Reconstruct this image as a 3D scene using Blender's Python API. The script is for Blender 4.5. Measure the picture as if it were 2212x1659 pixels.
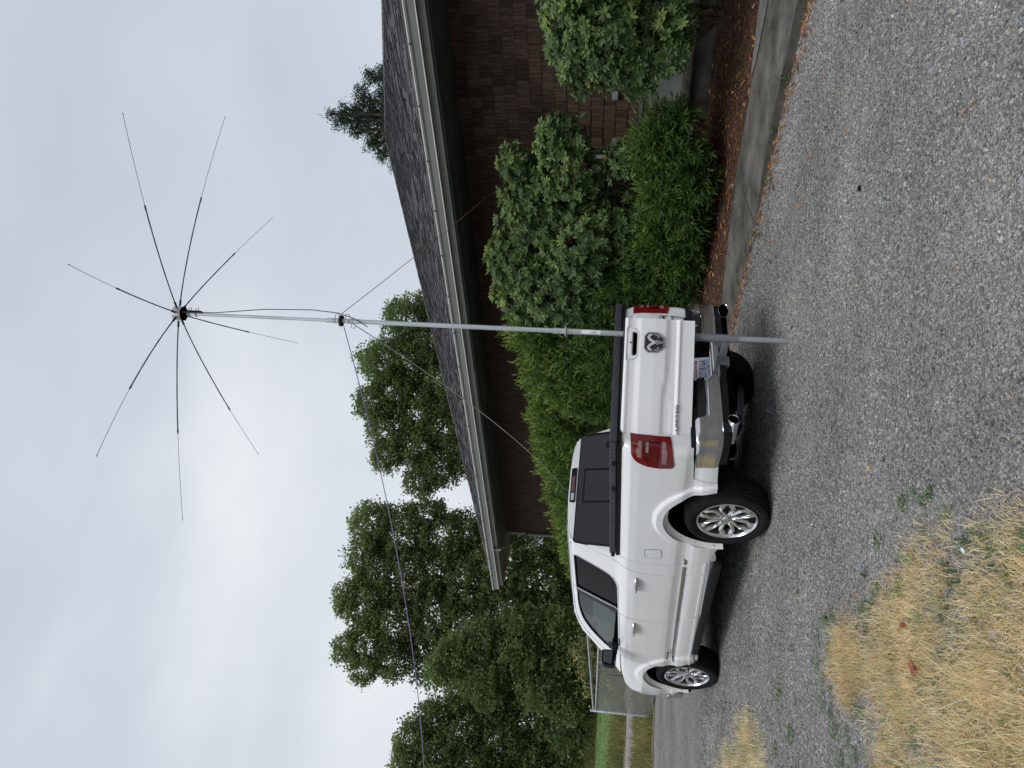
import bpy, math, random
import numpy as np
from math import sin, cos, pi, radians, sqrt, atan2
from mathutils import Vector, Matrix
from mathutils.geometry import delaunay_2d_cdt
random.seed(7); rng = np.random.default_rng(7)
for o in list(bpy.data.objects): bpy.data.objects.remove(o)
S = bpy.context.scene

# ------------------------------------------------------------ camera, world, sun, exposure
cam = bpy.data.cameras.new('camera'); camo = bpy.data.objects.new('camera', cam); S.collection.objects.link(camo); S.camera = camo
yaw, pitch, roll = radians(43.2), radians(7.3), radians(2.87)
fw = Vector((sin(yaw)*cos(pitch), cos(yaw)*cos(pitch), sin(pitch))); r0 = Vector((cos(yaw), -sin(yaw), 0)); u0 = r0.cross(fw)
rt = r0*cos(roll)+u0*sin(roll); up = u0*cos(roll)-r0*sin(roll)
cx, cy, cz = -up, rt, -fw                       # the phone was held upright, the picture is stored on its side
camo.matrix_world = Matrix(((cx.x, cy.x, cz.x, 0), (cx.y, cy.y, cz.y, 0), (cx.z, cy.z, cz.z, 1.60), (0, 0, 0, 1)))
cam.sensor_width = 36; cam.lens = 36*1659/2212; cam.clip_start = .05; cam.clip_end = 2000

W = bpy.data.worlds.new("World"); S.world = W; W.use_nodes = True
nt = W.node_tree; nt.nodes.clear(); N = nt.nodes.new; Lk = nt.links.new
out = N('ShaderNodeOutputWorld'); mixs = N('ShaderNodeMixShader'); bgs = N('ShaderNodeBackground'); bgc = N('ShaderNodeBackground')
sky = N('ShaderNodeTexSky'); sky.sky_type = 'NISHITA'; sky.sun_disc = False
SUN_EL, SUN_AZ = radians(52), radians(232)      # azimuth clockwise from +Y
sky.sun_elevation = SUN_EL; sky.sun_rotation = SUN_AZ; sky.air_density = 1.2; sky.dust_density = 2
Lk(sky.outputs[0], bgs.inputs[0]); bgs.inputs[1].default_value = 0.08
tc = N('ShaderNodeTexCoord'); mp = N('ShaderNodeMapping'); mp.inputs['Scale'].default_value = (1, 1, 2.2)
nz = N('ShaderNodeTexNoise'); nz.inputs['Scale'].default_value = 1.7; nz.inputs['Detail'].default_value = 4; nz.inputs['Roughness'].default_value = .45
cr = N('ShaderNodeValToRGB'); e = cr.color_ramp.elements
e[0].position = .28; e[0].color = (.50, .55, .64, 1); e[1].position = .70; e[1].color = (.80, .82, .85, 1)
m = cr.color_ramp.elements.new(.5); m.color = (.58, .63, .71, 1)
Lk(tc.outputs['Generated'], mp.inputs[0]); Lk(mp.outputs[0], nz.inputs['Vector']); Lk(nz.outputs[0], cr.inputs[0])
spz = N('ShaderNodeSeparateXYZ'); Lk(tc.outputs['Generated'], spz.inputs[0]); hz = N('ShaderNodeMapRange'); hz.inputs[1].default_value = .0; hz.inputs[2].default_value = .55; hz.inputs[3].default_value = .42; hz.inputs[4].default_value = 0.; Lk(spz.outputs[2], hz.inputs[0])
mh = N('ShaderNodeMix'); mh.data_type = 'RGBA'; Lk(hz.outputs[0], mh.inputs[0]); Lk(cr.outputs[0], mh.inputs['A']); mh.inputs['B'].default_value = (.76, .785, .82, 1); Lk(mh.outputs['Result'], bgc.inputs[0]); bgc.inputs[1].default_value = 1.0
mixs.inputs[0].default_value = .93; Lk(bgs.outputs[0], mixs.inputs[1]); Lk(bgc.outputs[0], mixs.inputs[2]); Lk(mixs.outputs[0], out.inputs[0])

sl = bpy.data.lights.new('sun', 'SUN'); sl.energy = 1.5; sl.angle = radians(28); sl.color = (1, .98, .95)
so = bpy.data.objects.new('sun', sl); S.collection.objects.link(so)
sd = Vector((sin(SUN_AZ)*cos(SUN_EL), cos(SUN_AZ)*cos(SUN_EL), sin(SUN_EL))); so.rotation_euler = sd.to_track_quat('Z', 'Y').to_euler()
S.view_settings.view_transform = 'Standard'; S.view_settings.look = 'None'; S.view_settings.gamma = 1; S.view_settings.exposure = 0.14

# ------------------------------------------------------------ helpers
def link(o, parent=None):
    S.collection.objects.link(o)
    if parent: o.parent = parent
    return o
def tag(o, label=None, cat=None, group=None, kind=None):
    if label: o['label'] = label
    if cat: o['category'] = cat
    if group: o['group'] = group
    if kind: o['kind'] = kind
    return o
def thing(name, label, cat, loc=(0, 0, 0), rz=0, group=None):
    o = bpy.data.objects.new(name, None); link(o); o.location = loc; o.rotation_euler = (0, 0, rz)
    return tag(o, label, cat, group)
def mkobj(name, me, parent=None, mat=None, loc=None):
    o = bpy.data.objects.new(name, me)
    if mat is not None and not me.materials: me.materials.append(mat)
    link(o, parent)
    if loc is not None: o.location = loc
    return o
def fast(name, V, T, mat=None, var=None, smooth=False):
    """mesh from numpy triangles (or quads)"""
    V = np.asarray(V, np.float32); T = np.asarray(T, np.int32); k = T.shape[1]
    me = bpy.data.meshes.new(name); me.vertices.add(len(V)); me.vertices.foreach_set('co', V.ravel())
    me.loops.add(T.size); me.loops.foreach_set('vertex_index', T.ravel())
    me.polygons.add(len(T)); me.polygons.foreach_set('loop_start', np.arange(0, T.size, k, dtype=np.int32))
    if var is not None:
        a = me.attributes.new('var', 'FLOAT', 'POINT'); a.data.foreach_set('value', np.asarray(var, np.float32))
    me.update(calc_edges=True); me.validate()
    me.polygons.foreach_set('use_smooth', np.full(len(me.polygons), smooth))
    if mat: me.materials.append(mat)
    return me
class MB:
    def __init__(s): s.v = []; s.f = []
    def add(s, v, f):
        b = len(s.v); s.v += [tuple(p) for p in v]; s.f += [tuple(i+b for i in q) for q in f]; return s
    def box(s, a, b, M=None):
        (x0, y0, z0), (x1, y1, z1) = a, b
        v = [Vector(p) for p in ((x0,y0,z0),(x1,y0,z0),(x1,y1,z0),(x0,y1,z0),(x0,y0,z1),(x1,y0,z1),(x1,y1,z1),(x0,y1,z1))]
        if M is not None: v = [M @ p for p in v]
        return s.add(v, [(0,3,2,1),(4,5,6,7),(0,1,5,4),(1,2,6,5),(2,3,7,6),(3,0,4,7)])
    def bar(s, p, q, w, h=None):
        p = Vector(p); q = Vector(q); d = (q-p); L = d.length; h = h or w
        M = Matrix.Translation(p) @ d.to_track_quat('Z', 'Y').to_matrix().to_4x4()
        return s.box((-w/2, -h/2, 0), (w/2, h/2, L), M)
    def tube(s, pts, rad, n=10, caps=True):
        pts = [Vector(p) for p in pts]
        if not hasattr(rad, '__len__'): rad = [rad]*len(pts)
        rings = []; x = None
        for i, p in enumerate(pts):
            d = (pts[min(i+1, len(pts)-1)]-pts[max(i-1, 0)]).normalized()
            if x is None:
                x = d.orthogonal().normalized()
            x = (x - d*x.dot(d)).normalized(); y = d.cross(x)
            rings.append([p+(x*cos(2*pi*k/n)+y*sin(2*pi*k/n))*rad[i] for k in range(n)])
        v = [p for r in rings for p in r]; f = []
        for i in range(len(pts)-1):
            for k in range(n): f.append((i*n+k, i*n+(k+1) % n, (i+1)*n+(k+1) % n, (i+1)*n+k))
        if caps: f.append(tuple(range(n-1, -1, -1))); f.append(tuple((len(pts)-1)*n+k for k in range(n)))
        return s.add(v, f)
    def lathe(s, prof, n=32, M=None):
        """prof: (axial, radius) round local X axis"""
        v = []; f = []
        for a, r in prof:
            for k in range(n): v.append(Vector((a, r*cos(2*pi*k/n), r*sin(2*pi*k/n))))
        if M is not None: v = [M @ p for p in v]
        for i in range(len(prof)-1):
            for k in range(n): f.append((i*n+k, i*n+(k+1) % n, (i+1)*n+(k+1) % n, (i+1)*n+k))
        return s.add(v, f)
    def prism(s, poly, fn0, fn1):
        """poly list of 2D; fn map (u,v)->3D for the two caps"""
        n = len(poly); v = [fn0(*p) for p in poly]+[fn1(*p) for p in poly]
        f = [tuple(range(n-1, -1, -1)), tuple(range(n, 2*n))]+[(k, (k+1) % n, n+(k+1) % n, n+k) for k in range(n)]
        return s.add(v, f)
    def build(s, name, mat, parent=None, smooth=False, bevel=0, kind=None, loc=None, angle=35):
        me = bpy.data.meshes.new(name); me.from_pydata(s.v, [], s.f); me.update()
        me.materials.append(mat)
        o = mkobj(name, me, parent, loc=loc)
        if bevel:
            import bmesh
            bm = bmesh.new(); bm.from_mesh(me); bmesh.ops.recalc_face_normals(bm, faces=bm.faces)
            es = [e for e in bm.edges if len(e.link_faces) == 2 and e.calc_face_angle(0) > .6]
            bmesh.ops.bevel(bm, geom=es, offset=bevel, segments=2, affect='EDGES', profile=.6, clamp_overlap=True)
            bm.to_mesh(me); bm.free()
        if smooth or bevel:
            for p in me.polygons: p.use_smooth = True
            try: me.set_sharp_from_angle(angle=radians(angle))
            except Exception: pass
        if kind: o['kind'] = kind
        return o
def clone(o, parent=None):
    c = o.copy(); link(c, parent)
    for ch in list(o.children): clone(ch, c)
    return c

# ------------------------------------------------------------ materials
def mat(name, col, rough=.6, metal=0., var=.0, scale=6., bump=0., bscale=60., coat=0., spec=.5, col2=None, detail=6, obj=False, stretch=None, trans=0.):
    m = bpy.data.materials.new(name); m.use_nodes = True; nt = m.node_tree; b = nt.nodes['Principled BSDF']
    b.inputs['Base Color'].default_value = (*col, 1); b.inputs['Roughness'].default_value = rough; b.inputs['Metallic'].default_value = metal
    b.inputs['Specular IOR Level'].default_value = spec; b.inputs['Coat Weight'].default_value = coat; b.inputs['Coat Roughness'].default_value = .03
    if trans: b.inputs['Transmission Weight'].default_value = trans
    tc = nt.nodes.new('ShaderNodeTexCoord'); src = tc.outputs['Object']
    if stretch:
        mp = nt.nodes.new('ShaderNodeMapping'); mp.inputs['Scale'].default_value = stretch; nt.links.new(src, mp.inputs[0]); src = mp.outputs[0]
    if var or col2:
        n = nt.nodes.new('ShaderNodeTexNoise'); n.inputs['Scale'].default_value = scale; n.inputs['Detail'].default_value = detail; n.inputs['Roughness'].default_value = .62
        nt.links.new(src, n.inputs['Vector']); r = nt.nodes.new('ShaderNodeValToRGB'); r.color_ramp.elements[0].position = .32; r.color_ramp.elements[1].position = .68
        c2 = col2 or tuple(min(1, c*(1+var)) for c in col); c1 = col if col2 else tuple(c*(1-var) for c in col)
        r.color_ramp.elements[0].color = (*c1, 1); r.color_ramp.elements[1].color = (*c2, 1)
        nt.links.new(n.outputs[0], r.inputs[0]); fin = r.outputs[0]
        if obj:
            oi = nt.nodes.new('ShaderNodeObjectInfo'); mr = nt.nodes.new('ShaderNodeMapRange'); mr.inputs[3].default_value = .62; mr.inputs[4].default_value = 1.35
            hs = nt.nodes.new('ShaderNodeHueSaturation'); nt.links.new(oi.outputs['Random'], mr.inputs[0]); nt.links.new(mr.outputs[0], hs.inputs['Value']); nt.links.new(fin, hs.inputs['Color']); fin = hs.outputs[0]
        nt.links.new(fin, b.inputs['Base Color'])
    if bump:
        n2 = nt.nodes.new('ShaderNodeTexNoise'); n2.inputs['Scale'].default_value = bscale; n2.inputs['Detail'].default_value = 5
        nt.links.new(src, n2.inputs['Vector']); bp = nt.nodes.new('ShaderNodeBump'); bp.inputs['Strength'].default_value = bump; bp.inputs['Distance'].default_value = .01
        nt.links.new(n2.outputs[0], bp.inputs['Height']); nt.links.new(bp.outputs[0], b.inputs['Normal'])
    return m
def varmat(name, cols, rough=.5, trans=.25, instancer=False, spec=.4, noise=0.):
    """colour chosen per leaf or stone by its own 'var' attribute"""
    m = bpy.data.materials.new(name); m.use_nodes = True; nt = m.node_tree; b = nt.nodes['Principled BSDF']
    a = nt.nodes.new('ShaderNodeAttribute'); a.attribute_name = 'var'
    if instancer: a.attribute_type = 'INSTANCER'
    r = nt.nodes.new('ShaderNodeValToRGB'); r.color_ramp.elements.remove(r.color_ramp.elements[1])
    for i, (p, c) in enumerate(cols):
        e = r.color_ramp.elements[0] if i == 0 else r.color_ramp.elements.new(p)
        e.position = p; e.color = (*c, 1)
    nt.links.new(a.outputs['Fac'], r.inputs[0]); fin = r.outputs[0]
    nt.links.new(fin, b.inputs['Base Color']); b.inputs['Roughness'].default_value = rough; b.inputs['Specular IOR Level'].default_value = spec
    if trans:
        t = nt.nodes.new('ShaderNodeBsdfTranslucent'); mx = nt.nodes.new('ShaderNodeMixShader'); mx.inputs[0].default_value = trans
        hs = nt.nodes.new('ShaderNodeHueSaturation'); hs.inputs['Value'].default_value = 1.5; nt.links.new(fin, hs.inputs['Color']); nt.links.new(hs.outputs[0], t.inputs[0])
        nt.links.new(b.outputs[0], mx.inputs[1]); nt.links.new(t.outputs[0], mx.inputs[2]); nt.links.new(mx.outputs[0], nt.nodes['Material Output'].inputs[0])
    return m
M = {}
M['paint'] = mat('white_paint', (.80, .81, .82), .32, coat=1., var=.015, scale=2)
M['chrome'] = mat('chrome', (.62, .63, .65), .06, 1.)
M['chrome_dirty'] = mat('bumper_chrome', (.60, .60, .61), .2, 1., col2=(.74, .74, .75), scale=9, bump=.35, bscale=9)
M['alloy'] = mat('polished_alloy', (.74, .75, .77), .16, .8, bump=.10, bscale=25)
M['black_plastic'] = mat('black_plastic', (.010, .010, .011), .6, bump=.15, bscale=300, spec=.25)
M['grey_plastic'] = mat('dark_grey_cover', (.055, .055, .062), .6, spec=.3, var=.12, scale=8, bump=.35, bscale=40)
M['rubber'] = mat('tyre_rubber', (.011, .011, .012), .85, spec=.2, var=.3, scale=14, bump=.2, bscale=160)
M['dark'] = mat('unlit_black', (.005, .005, .006), .95, spec=.0)
M['liner'] = mat('wheel_liner', (.010, .010, .012), .9, spec=.1, bump=.3, bscale=60)
M['galv'] = mat('galvanised_steel', (.50, .53, .55), .42, .65, var=.16, scale=22, bump=.1, bscale=90, stretch=(1, 1, .12))
M['greysteel'] = mat('painted_grey_steel', (.20, .22, .24), .45, .3, var=.1, scale=20, bump=.1)
M['red_lens'] = mat('red_lens', (.17, .003, .006), .08, coat=1., var=.25, scale=5)
M['red_deep'] = mat('deep_red_lens', (.10, .002, .005), .08, coat=1.)
M['clear_lens'] = mat('smoked_clear_lens', (.28, .16, .16), .1, coat=1., var=.3, scale=30)
M['glass_dark'] = mat('privacy_glass', (.002, .003, .003), .02, spec=.08)
M['rear_glass'] = mat('rear_glass', (.012, .013, .016), .03, spec=.42)
g = bpy.data.materials.new('side_glass'); g.use_nodes = True; gt = g.node_tree; gt.nodes.remove(gt.nodes['Principled BSDF'])
tr = gt.nodes.new('ShaderNodeBsdfTransparent'); tr.inputs[0].default_value = (.42, .52, .47, 1); gl = gt.nodes.new('ShaderNodeBsdfGlossy'); gl.inputs['Roughness'].default_value = .01
fr = gt.nodes.new('ShaderNodeFresnel'); fr.inputs[0].default_value = 1.55; mx = gt.nodes.new('ShaderNodeMixShader')
gt.links.new(fr.outputs[0], mx.inputs[0]); gt.links.new(tr.outputs[0], mx.inputs[1]); gt.links.new(gl.outputs[0], mx.inputs[2]); gt.links.new(mx.outputs[0], gt.nodes['Material Output'].inputs[0]); M['side_glass'] = g
M['seat'] = mat('grey_leather', (.16, .16, .17), .5, bump=.1)
M['mirror'] = mat('mirror_glass', (.55, .62, .6), .03, 1.)
M['rope_purple'] = mat('purple_rope', (.26, .18, .42), .7, var=.3, scale=60)
M['rope_red'] = mat('red_yellow_rope', (.42, .30, .12), .7, col2=(.35, .13, .12), scale=3)
M['rope_white'] = mat('pale_green_rope', (.42, .47, .40), .7, var=.1, scale=40)
M['cable'] = mat('black_coax', (.05, .045, .08), .5)
M['whip'] = mat('black_whip_coil', (.028, .02, .035), .5, bump=.8, bscale=150)
M['stinger'] = mat('steel_stinger', (.16, .15, .17), .4, .6)
M['conc'] = mat('weathered_concrete', (.028, .027, .022), .9, spec=.2, col2=(.165, .158, .138), scale=2.2, detail=15, bump=.5, bscale=70)
M['concdark'] = mat('darker_concrete', (.035, .036, .03), .9, col2=(.10, .10, .085), scale=5, bump=.5, bscale=60)
M['house_trim'] = mat('sage_painted_trim', (.29, .30, .265), .6, var=.12, scale=3)
M['gutter'] = mat('pale_gutter', (.22, .235, .215), .5, var=.12, scale=2.2, stretch=(1, .3, 3))
M['white_trim'] = mat('white_trim', (.66, .66, .64), .5, var=.06)
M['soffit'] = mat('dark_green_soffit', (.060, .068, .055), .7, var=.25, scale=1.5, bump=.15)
M['shingle'] = mat('cedar_shingle', (.048, .031, .023), .85, spec=.2, col2=(.140, .092, .068), scale=5, bump=.6, bscale=30, obj=True, stretch=(1, 6, .7))
M['felt'] = mat('wall_backing', (.012, .009, .008), .95)
M['roof'] = mat('asphalt_shingle', (.105, .105, .108), .95, spec=.2, col2=(.175, .175, .18), scale=8, bump=.9, bscale=90, stretch=(2.2, .7, 1), obj=True)
M['wood_grey'] = mat('weathered_grey_wood', (.14, .125, .11), .85, var=.25, scale=6, bump=.4, stretch=(6, 6, .6))
M['found'] = mat('grey_green_foundation', (.16, .18, .165), .75, var=.2, scale=2.5, bump=.2)
M['bark'] = mat('tree_bark', (.075, .065, .052), .95, var=.35, scale=5, bump=.8, bscale=14)
M['twig'] = mat('shrub_twig', (.06, .045, .03), .9, var=.3)
M['mulch'] = mat('bark_mulch_soil', (.028, .016, .011), .95, col2=(.11, .055, .035), scale=26, bump=1., bscale=60)
M['wire'] = mat('galvanised_wire', (.30, .31, .31), .5, .6)
M['metal_grey'] = mat('grey_box_metal', (.38, .39, .40), .5, .3, var=.1)
M['rim_black'] = mat('gloss_black_insert', (.006, .006, .007), .35, spec=.2)
M['disc'] = mat('brake_disc', (.035, .032, .03), .6, .3)
M['red_brick'] = mat('broken_brick', (.30, .09, .06), .9, var=.3, scale=20, bump=.5)
M['pebble'] = mat('pale_pebble', (.42, .41, .39), .75, var=.15, scale=30, bump=.3)
M['plate_white'] = mat('plate_white', (.70, .72, .76), .4)
M['plate_blue'] = mat('plate_pale_blue', (.36, .55, .76), .4, col2=(.60, .68, .74), scale=26)
M['ink_blue'] = mat('dark_blue_ink', (.01, .012, .06), .5)
M['ink_red'] = mat('red_ink', (.45, .02, .04), .5)
M['ink_dark'] = mat('dark_ink', (.05, .05, .07), .5)
M['ink_white'] = mat('white_ink', (.8, .8, .8), .5)
M['badge_dark'] = mat('black_chrome_badge', (.10, .10, .11), .25, .9)
M['lamp_clear'] = mat('clear_lamp_glass', (.5, .5, .5), .1, .3)

RHODO = varmat('rhododendron_leaf', [(0, (.028, .054, .018)), (.5, (.078, .138, .042)), (.72, (.17, .25, .062)), (.9, (.26, .32, .070)), (.97, (.40, .30, .05)), (1., (.38, .15, .04))], .42, .25, spec=.4)
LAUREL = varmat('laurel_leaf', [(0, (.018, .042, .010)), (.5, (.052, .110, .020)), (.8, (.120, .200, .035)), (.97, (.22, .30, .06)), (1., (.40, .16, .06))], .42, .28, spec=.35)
TREEL = varmat('broadleaf_tree_leaf', [(0, (.055, .085, .028)), (.5, (.140, .190, .070)), (.85, (.215, .265, .088)), (1., (.30, .33, .13))], .55, .42)
NEEDLE = varmat('conifer_needle', [(0, (.020, .040, .022)), (1., (.060, .10, .05))], .6, .1)
STRAW = varmat('dry_straw', [(0, (.26, .17, .095)), (.35, (.60, .46, .25)), (.7, (.86, .71, .44)), (.86, (.93, .83, .58)), (.92, (.26, .31, .10)), (1., (.13, .22, .06))], .75, .3)
WEED = varmat('green_weed', [(0, (.05, .10, .03)), (.6, (.10, .18, .05)), (1., (.20, .27, .10))], .6, .25)
SAGE = varmat('grey_green_mugwort', [(0, (.12, .17, .10)), (1., (.26, .33, .22))], .7, .15)
MEADOW = varmat('tall_meadow_weeds', [(0, (.06, .10, .03)), (.5, (.17, .19, .06)), (.85, (.36, .29, .11)), (.96, (.30, .16, .08)), (1., (.55, .50, .38))], .7, .25)
LITTER = varmat('fallen_leaf', [(0, (.05, .025, .015)), (.45, (.12, .05, .022)), (.7, (.32, .12, .035)), (.9, (.50, .22, .06)), (1., (.45, .36, .22))], .7, .1)
STONE = varmat('gravel_stone', [(0, (.068, .067, .065)), (.3, (.168, .164, .158)), (.6, (.275, .269, .259)), (.86, (.39, .382, .368)), (.95, (.50, .49, .465)), (.985, (.66, .64, .59)), (1., (.46, .33, .19))], .8, 0, instancer=True)

# ------------------------------------------------------------ ground and terrain
def ter(X, Y):
    s = .34*X+.94*Y
    return np.where(s > 26, .0559*(np.minimum(s, 62)-26), 0)
def sheet(name, mfn, x0, x1, y0, y1, n, dz=0., zf=None, nonuni=False):
    t = np.linspace(0, 1, n)
    xs = x0+(x1-x0)*t; ys = y0+(y1-y0)*t
    X, Y = np.meshgrid(xs, ys, indexing='ij'); Z = (zf or ter)(X, Y)+dz
    V = np.stack([X, Y, Z], -1).reshape(-1, 3); i = np.arange(n*n).reshape(n, n)
    F = np.stack([i[:-1, :-1], i[1:, :-1], i[1:, 1:], i[:-1, 1:]], -1).reshape(-1, 4)
    return mkobj(name, fast(name, V, F, mfn, smooth=True))
# gravel material: packed stones as voronoi cells at two sizes, with real bump
gm = bpy.data.materials.new('packed_gravel'); gm.use_nodes = True; nt = gm.node_tree; b = nt.nodes['Principled BSDF']; b.inputs['Roughness'].default_value = .9; b.inputs['Specular IOR Level'].default_value = .25
tc = nt.nodes.new('ShaderNodeTexCoord'); geo = nt.nodes.new('ShaderNodeNewGeometry')
def vor(scale, feat='F1'):
    v = nt.nodes.new('ShaderNodeTexVoronoi'); v.inputs['Scale'].default_value = scale; v.feature = feat; nt.links.new(geo.outputs['Position'], v.inputs['Vector']); return v
def ramp(src, stops):
    r = nt.nodes.new('ShaderNodeValToRGB'); r.color_ramp.elements.remove(r.color_ramp.elements[1])
    for i, (p, c) in enumerate(stops):
        e = r.color_ramp.elements[0] if i == 0 else r.color_ramp.elements.new(p)
        e.position = p; e.color = (*c, 1)
    nt.links.new(src, r.inputs[0]); return r.outputs[0]
v1 = vor(55); v2 = vor(120); v3 = vor(24)
sx = nt.nodes.new('ShaderNodeSeparateColor'); nt.links.new(v1.outputs['Color'], sx.inputs[0])
sx3 = nt.nodes.new('ShaderNodeSeparateColor'); nt.links.new(v3.outputs['Color'], sx3.inputs[0])
c1 = ramp(sx.outputs[0], [(0, (.085, .083, .080)), (.4, (.212, .207, .198)), (.8, (.36, .352, .338)), (.94, (.42, .42, .41)), (.985, (.60, .58, .53)), (1, (.38, .27, .17))])
c3 = ramp(sx3.outputs[1], [(0, (.125, .122, .118)), (.6, (.285, .279, .27)), (.97, (.34, .33, .32)), (1, (.54, .52, .46))])
nb = nt.nodes.new('ShaderNodeTexNoise'); nb.inputs['Scale'].default_value = .7; nb.inputs['Detail'].default_value = 7; nt.links.new(geo.outputs['Position'], nb.inputs['Vector'])
cn = ramp(nb.outputs[0], [(.3, (.72, .72, .71)), (.7, (1.18, 1.18, 1.18))])
mA = nt.nodes.new('ShaderNodeMix'); mA.data_type = 'RGBA'; mA.inputs[0].default_value = .35; nt.links.new(c1, mA.inputs['A']); nt.links.new(c3, mA.inputs['B'])
mB = nt.nodes.new('ShaderNodeMix'); mB.data_type = 'RGBA'; mB.blend_type = 'MULTIPLY'; mB.inputs[0].default_value = 1; nt.links.new(mA.outputs['Result'], mB.inputs['A']); nt.links.new(cn, mB.inputs['B'])
nt.links.new(mB.outputs['Result'], b.inputs['Base Color'])
ad = nt.nodes.new('ShaderNodeMath'); ad.operation = 'ADD'; nt.links.new(v1.outputs['Distance'], ad.inputs[0]); nt.links.new(v2.outputs['Distance'], ad.inputs[1])
bp = nt.nodes.new('ShaderNodeBump'); bp.invert = True; bp.inputs['Strength'].default_value = .9; bp.inputs['Distance'].default_value = .012; nt.links.new(ad.outputs[0], bp.inputs['Height']); nt.links.new(bp.outputs[0], b.inputs['Normal'])
tag(sheet('ground', gm, -60, 45, -45, 60, 141), kind='structure')
# far land to the horizon
fm = mat('far_grassland', (.09, .13, .04), .95, col2=(.16, .19, .07), scale=.05)
def terfar(X, Y): return ter(X, Y)*0-.5+np.where(.34*X+.94*Y > 40, 1.6, 0)
tag(sheet('far_land', fm, -900, 900, -900, 900, 61, zf=terfar), kind='structure')

def band(name, s0, s1, material, dz, t0=-30, t1=34, ns=10, ntt=40, wob=.25):
    d = np.array([.34, .94]); d = d/np.linalg.norm(d); q = np.array([d[1], -d[0]])
    A = np.linspace(0, 1, ns); B = np.linspace(t0, t1, ntt)
    V = []
    for a in A:
        for t in B:
            w = wob*(sin(t*.9+s0)+.6*sin(t*2.3+s1)) if a in (0, 1) else 0
            s = s0+(s1-s0)*a+w*(1 if a else 1); p = d*s+q*t; V.append((p[0], p[1], float(ter(p[0], p[1]))+dz))
    i = np.arange(ns*ntt).reshape(ns, ntt); F = np.stack([i[:-1, :-1], i[:-1, 1:], i[1:, 1:], i[1:, :-1]], -1).reshape(-1, 4)
    return tag(mkobj(name, fast(name, V, F, material, smooth=True)), kind='structure')
band('weedy_verge', 22.6, 29.2, mat('weedy_verge', (.10, .11, .045), .95, col2=(.24, .19, .10), scale=1.5), .012)
band('gravel_path', 29.2, 32.3, mat('pale_gravel_path', (.22, .21, .20), .95, col2=(.30, .28, .27), scale=8), .020)
band('field_verge', 32.3, 37.0, mat('brown_verge', (.16, .15, .06), .95, col2=(.24, .20, .09), scale=1.2), .028)
band('bare_ground', 22.5, 44, mat('brown_bare_ground', (.12, .095, .065), .95, col2=(.27, .23, .18), scale=3), .060, t0=.6, t1=14, ns=14)
band('mown_straw_strip', 37.0, 39.7, mat('straw_strip', (.42, .33, .15), .95, col2=(.50, .40, .20), scale=2), .036)
band('green_field', 39.7, 50.2, mat('mown_green_field', (.11, .19, .045), .95, col2=(.17, .25, .07), scale=.8, stretch=(1, .2, 1)), .044)
band('meadow', 50.2, 70, mat('dull_meadow', (.12, .14, .05), .95, col2=(.18, .18, .08), scale=.8), .052)

# ------------------------------------------------------------ leaf and blade batches
def unit(a): return a/np.maximum(np.linalg.norm(a, axis=-1, keepdims=True), 1e-9)
def leaf_arrays(P, D, Nn, L, Wd, shape='ob', curl=.12):
    n = len(P); D = unit(D); Sd = unit(np.cross(D, Nn)); Up = np.cross(Sd, D)
    t, w = {'ob': ((.30, .68), (.30, .50)), 'lan': ((.30, .65), (.48, .36)), 'ov': ((.25, .6), (.5, .42))}[shape]
    T = np.array([0, t[0], t[0], t[0], t[1], t[1], t[1], 1.]); SS = np.array([0, -w[0], 0, w[0], -w[1], 0, w[1], 0]); H = np.array([0, .05, -.03, .05, .05, -.04, .05, 0])
    V = P[:, None]+D[:, None]*(T[None, :, None]*L[:, None, None])+Sd[:, None]*(SS[None, :, None]*Wd[:, None, None])+Up[:, None]*((H[None]*Wd[:, None]*2-curl*(T**2)[None]*L[:, None])[..., None])
    tri = np.array([[0, 1, 2], [0, 2, 3], [1, 4, 5], [1, 5, 2], [2, 5, 6], [2, 6, 3], [4, 7, 5], [5, 7, 6]])
    F = (np.arange(n)[:, None, None]*8+tri[None]).reshape(-1, 3)
    return V.reshape(-1, 3), F
def simple_leaf_arrays(P, D, Nn, L, Wd):
    n = len(P); D = unit(D); Sd = unit(np.cross(D, Nn)); Up = np.cross(Sd, D)
    V = np.stack([P, P+D*(L*.5)[:, None]-Sd*(Wd/2)[:, None]+Up*(.12*L)[:, None], P+D*L[:, None], P+D*(L*.5)[:, None]+Sd*(Wd/2)[:, None]+Up*(.12*L)[:, None]], 1)
    F = (np.arange(n)[:, None, None]*4+np.array([[0, 1, 2], [0, 2, 3]])[None]).reshape(-1, 3)
    return V.reshape(-1, 3), F
def rdir(n): return unit(rng.normal(size=(n, 3)))

def blob_surface(blobs, n, lo=.72, hi=1.05, squash=1., front=None):
    B = np.array(blobs, float); w = B[:, 3]**2; idx = rng.choice(len(B), n*3, p=w/w.sum()); d = rdir(n*3)
    rr = rng.uniform(lo**2, hi**2, n*3)**.5
    rr *= 1+.13*np.sin(d[:, 0]*9+idx)*np.sin(d[:, 1]*8+idx*2)+.10*np.sin(d[:, 2]*15+idx)
    P = B[idx, :3]+d*(B[idx, 3]*rr)[:, None]*np.array([squash, 1, 1])
    inside = np.zeros(len(P), bool)
    for b in B:
        q = (P-b[:3])/np.array([squash, 1, 1]); inside |= np.linalg.norm(q, axis=1) < b[3]*.62
    keep = ~inside
    P, d, idx = P[keep], d[keep], idx[keep]
    if front is not None:
        k = rng.random(len(P)) < np.where(front(P, d), 1., .25); P, d = P[k], d[k]
    return P[:n], d[:n]

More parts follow.
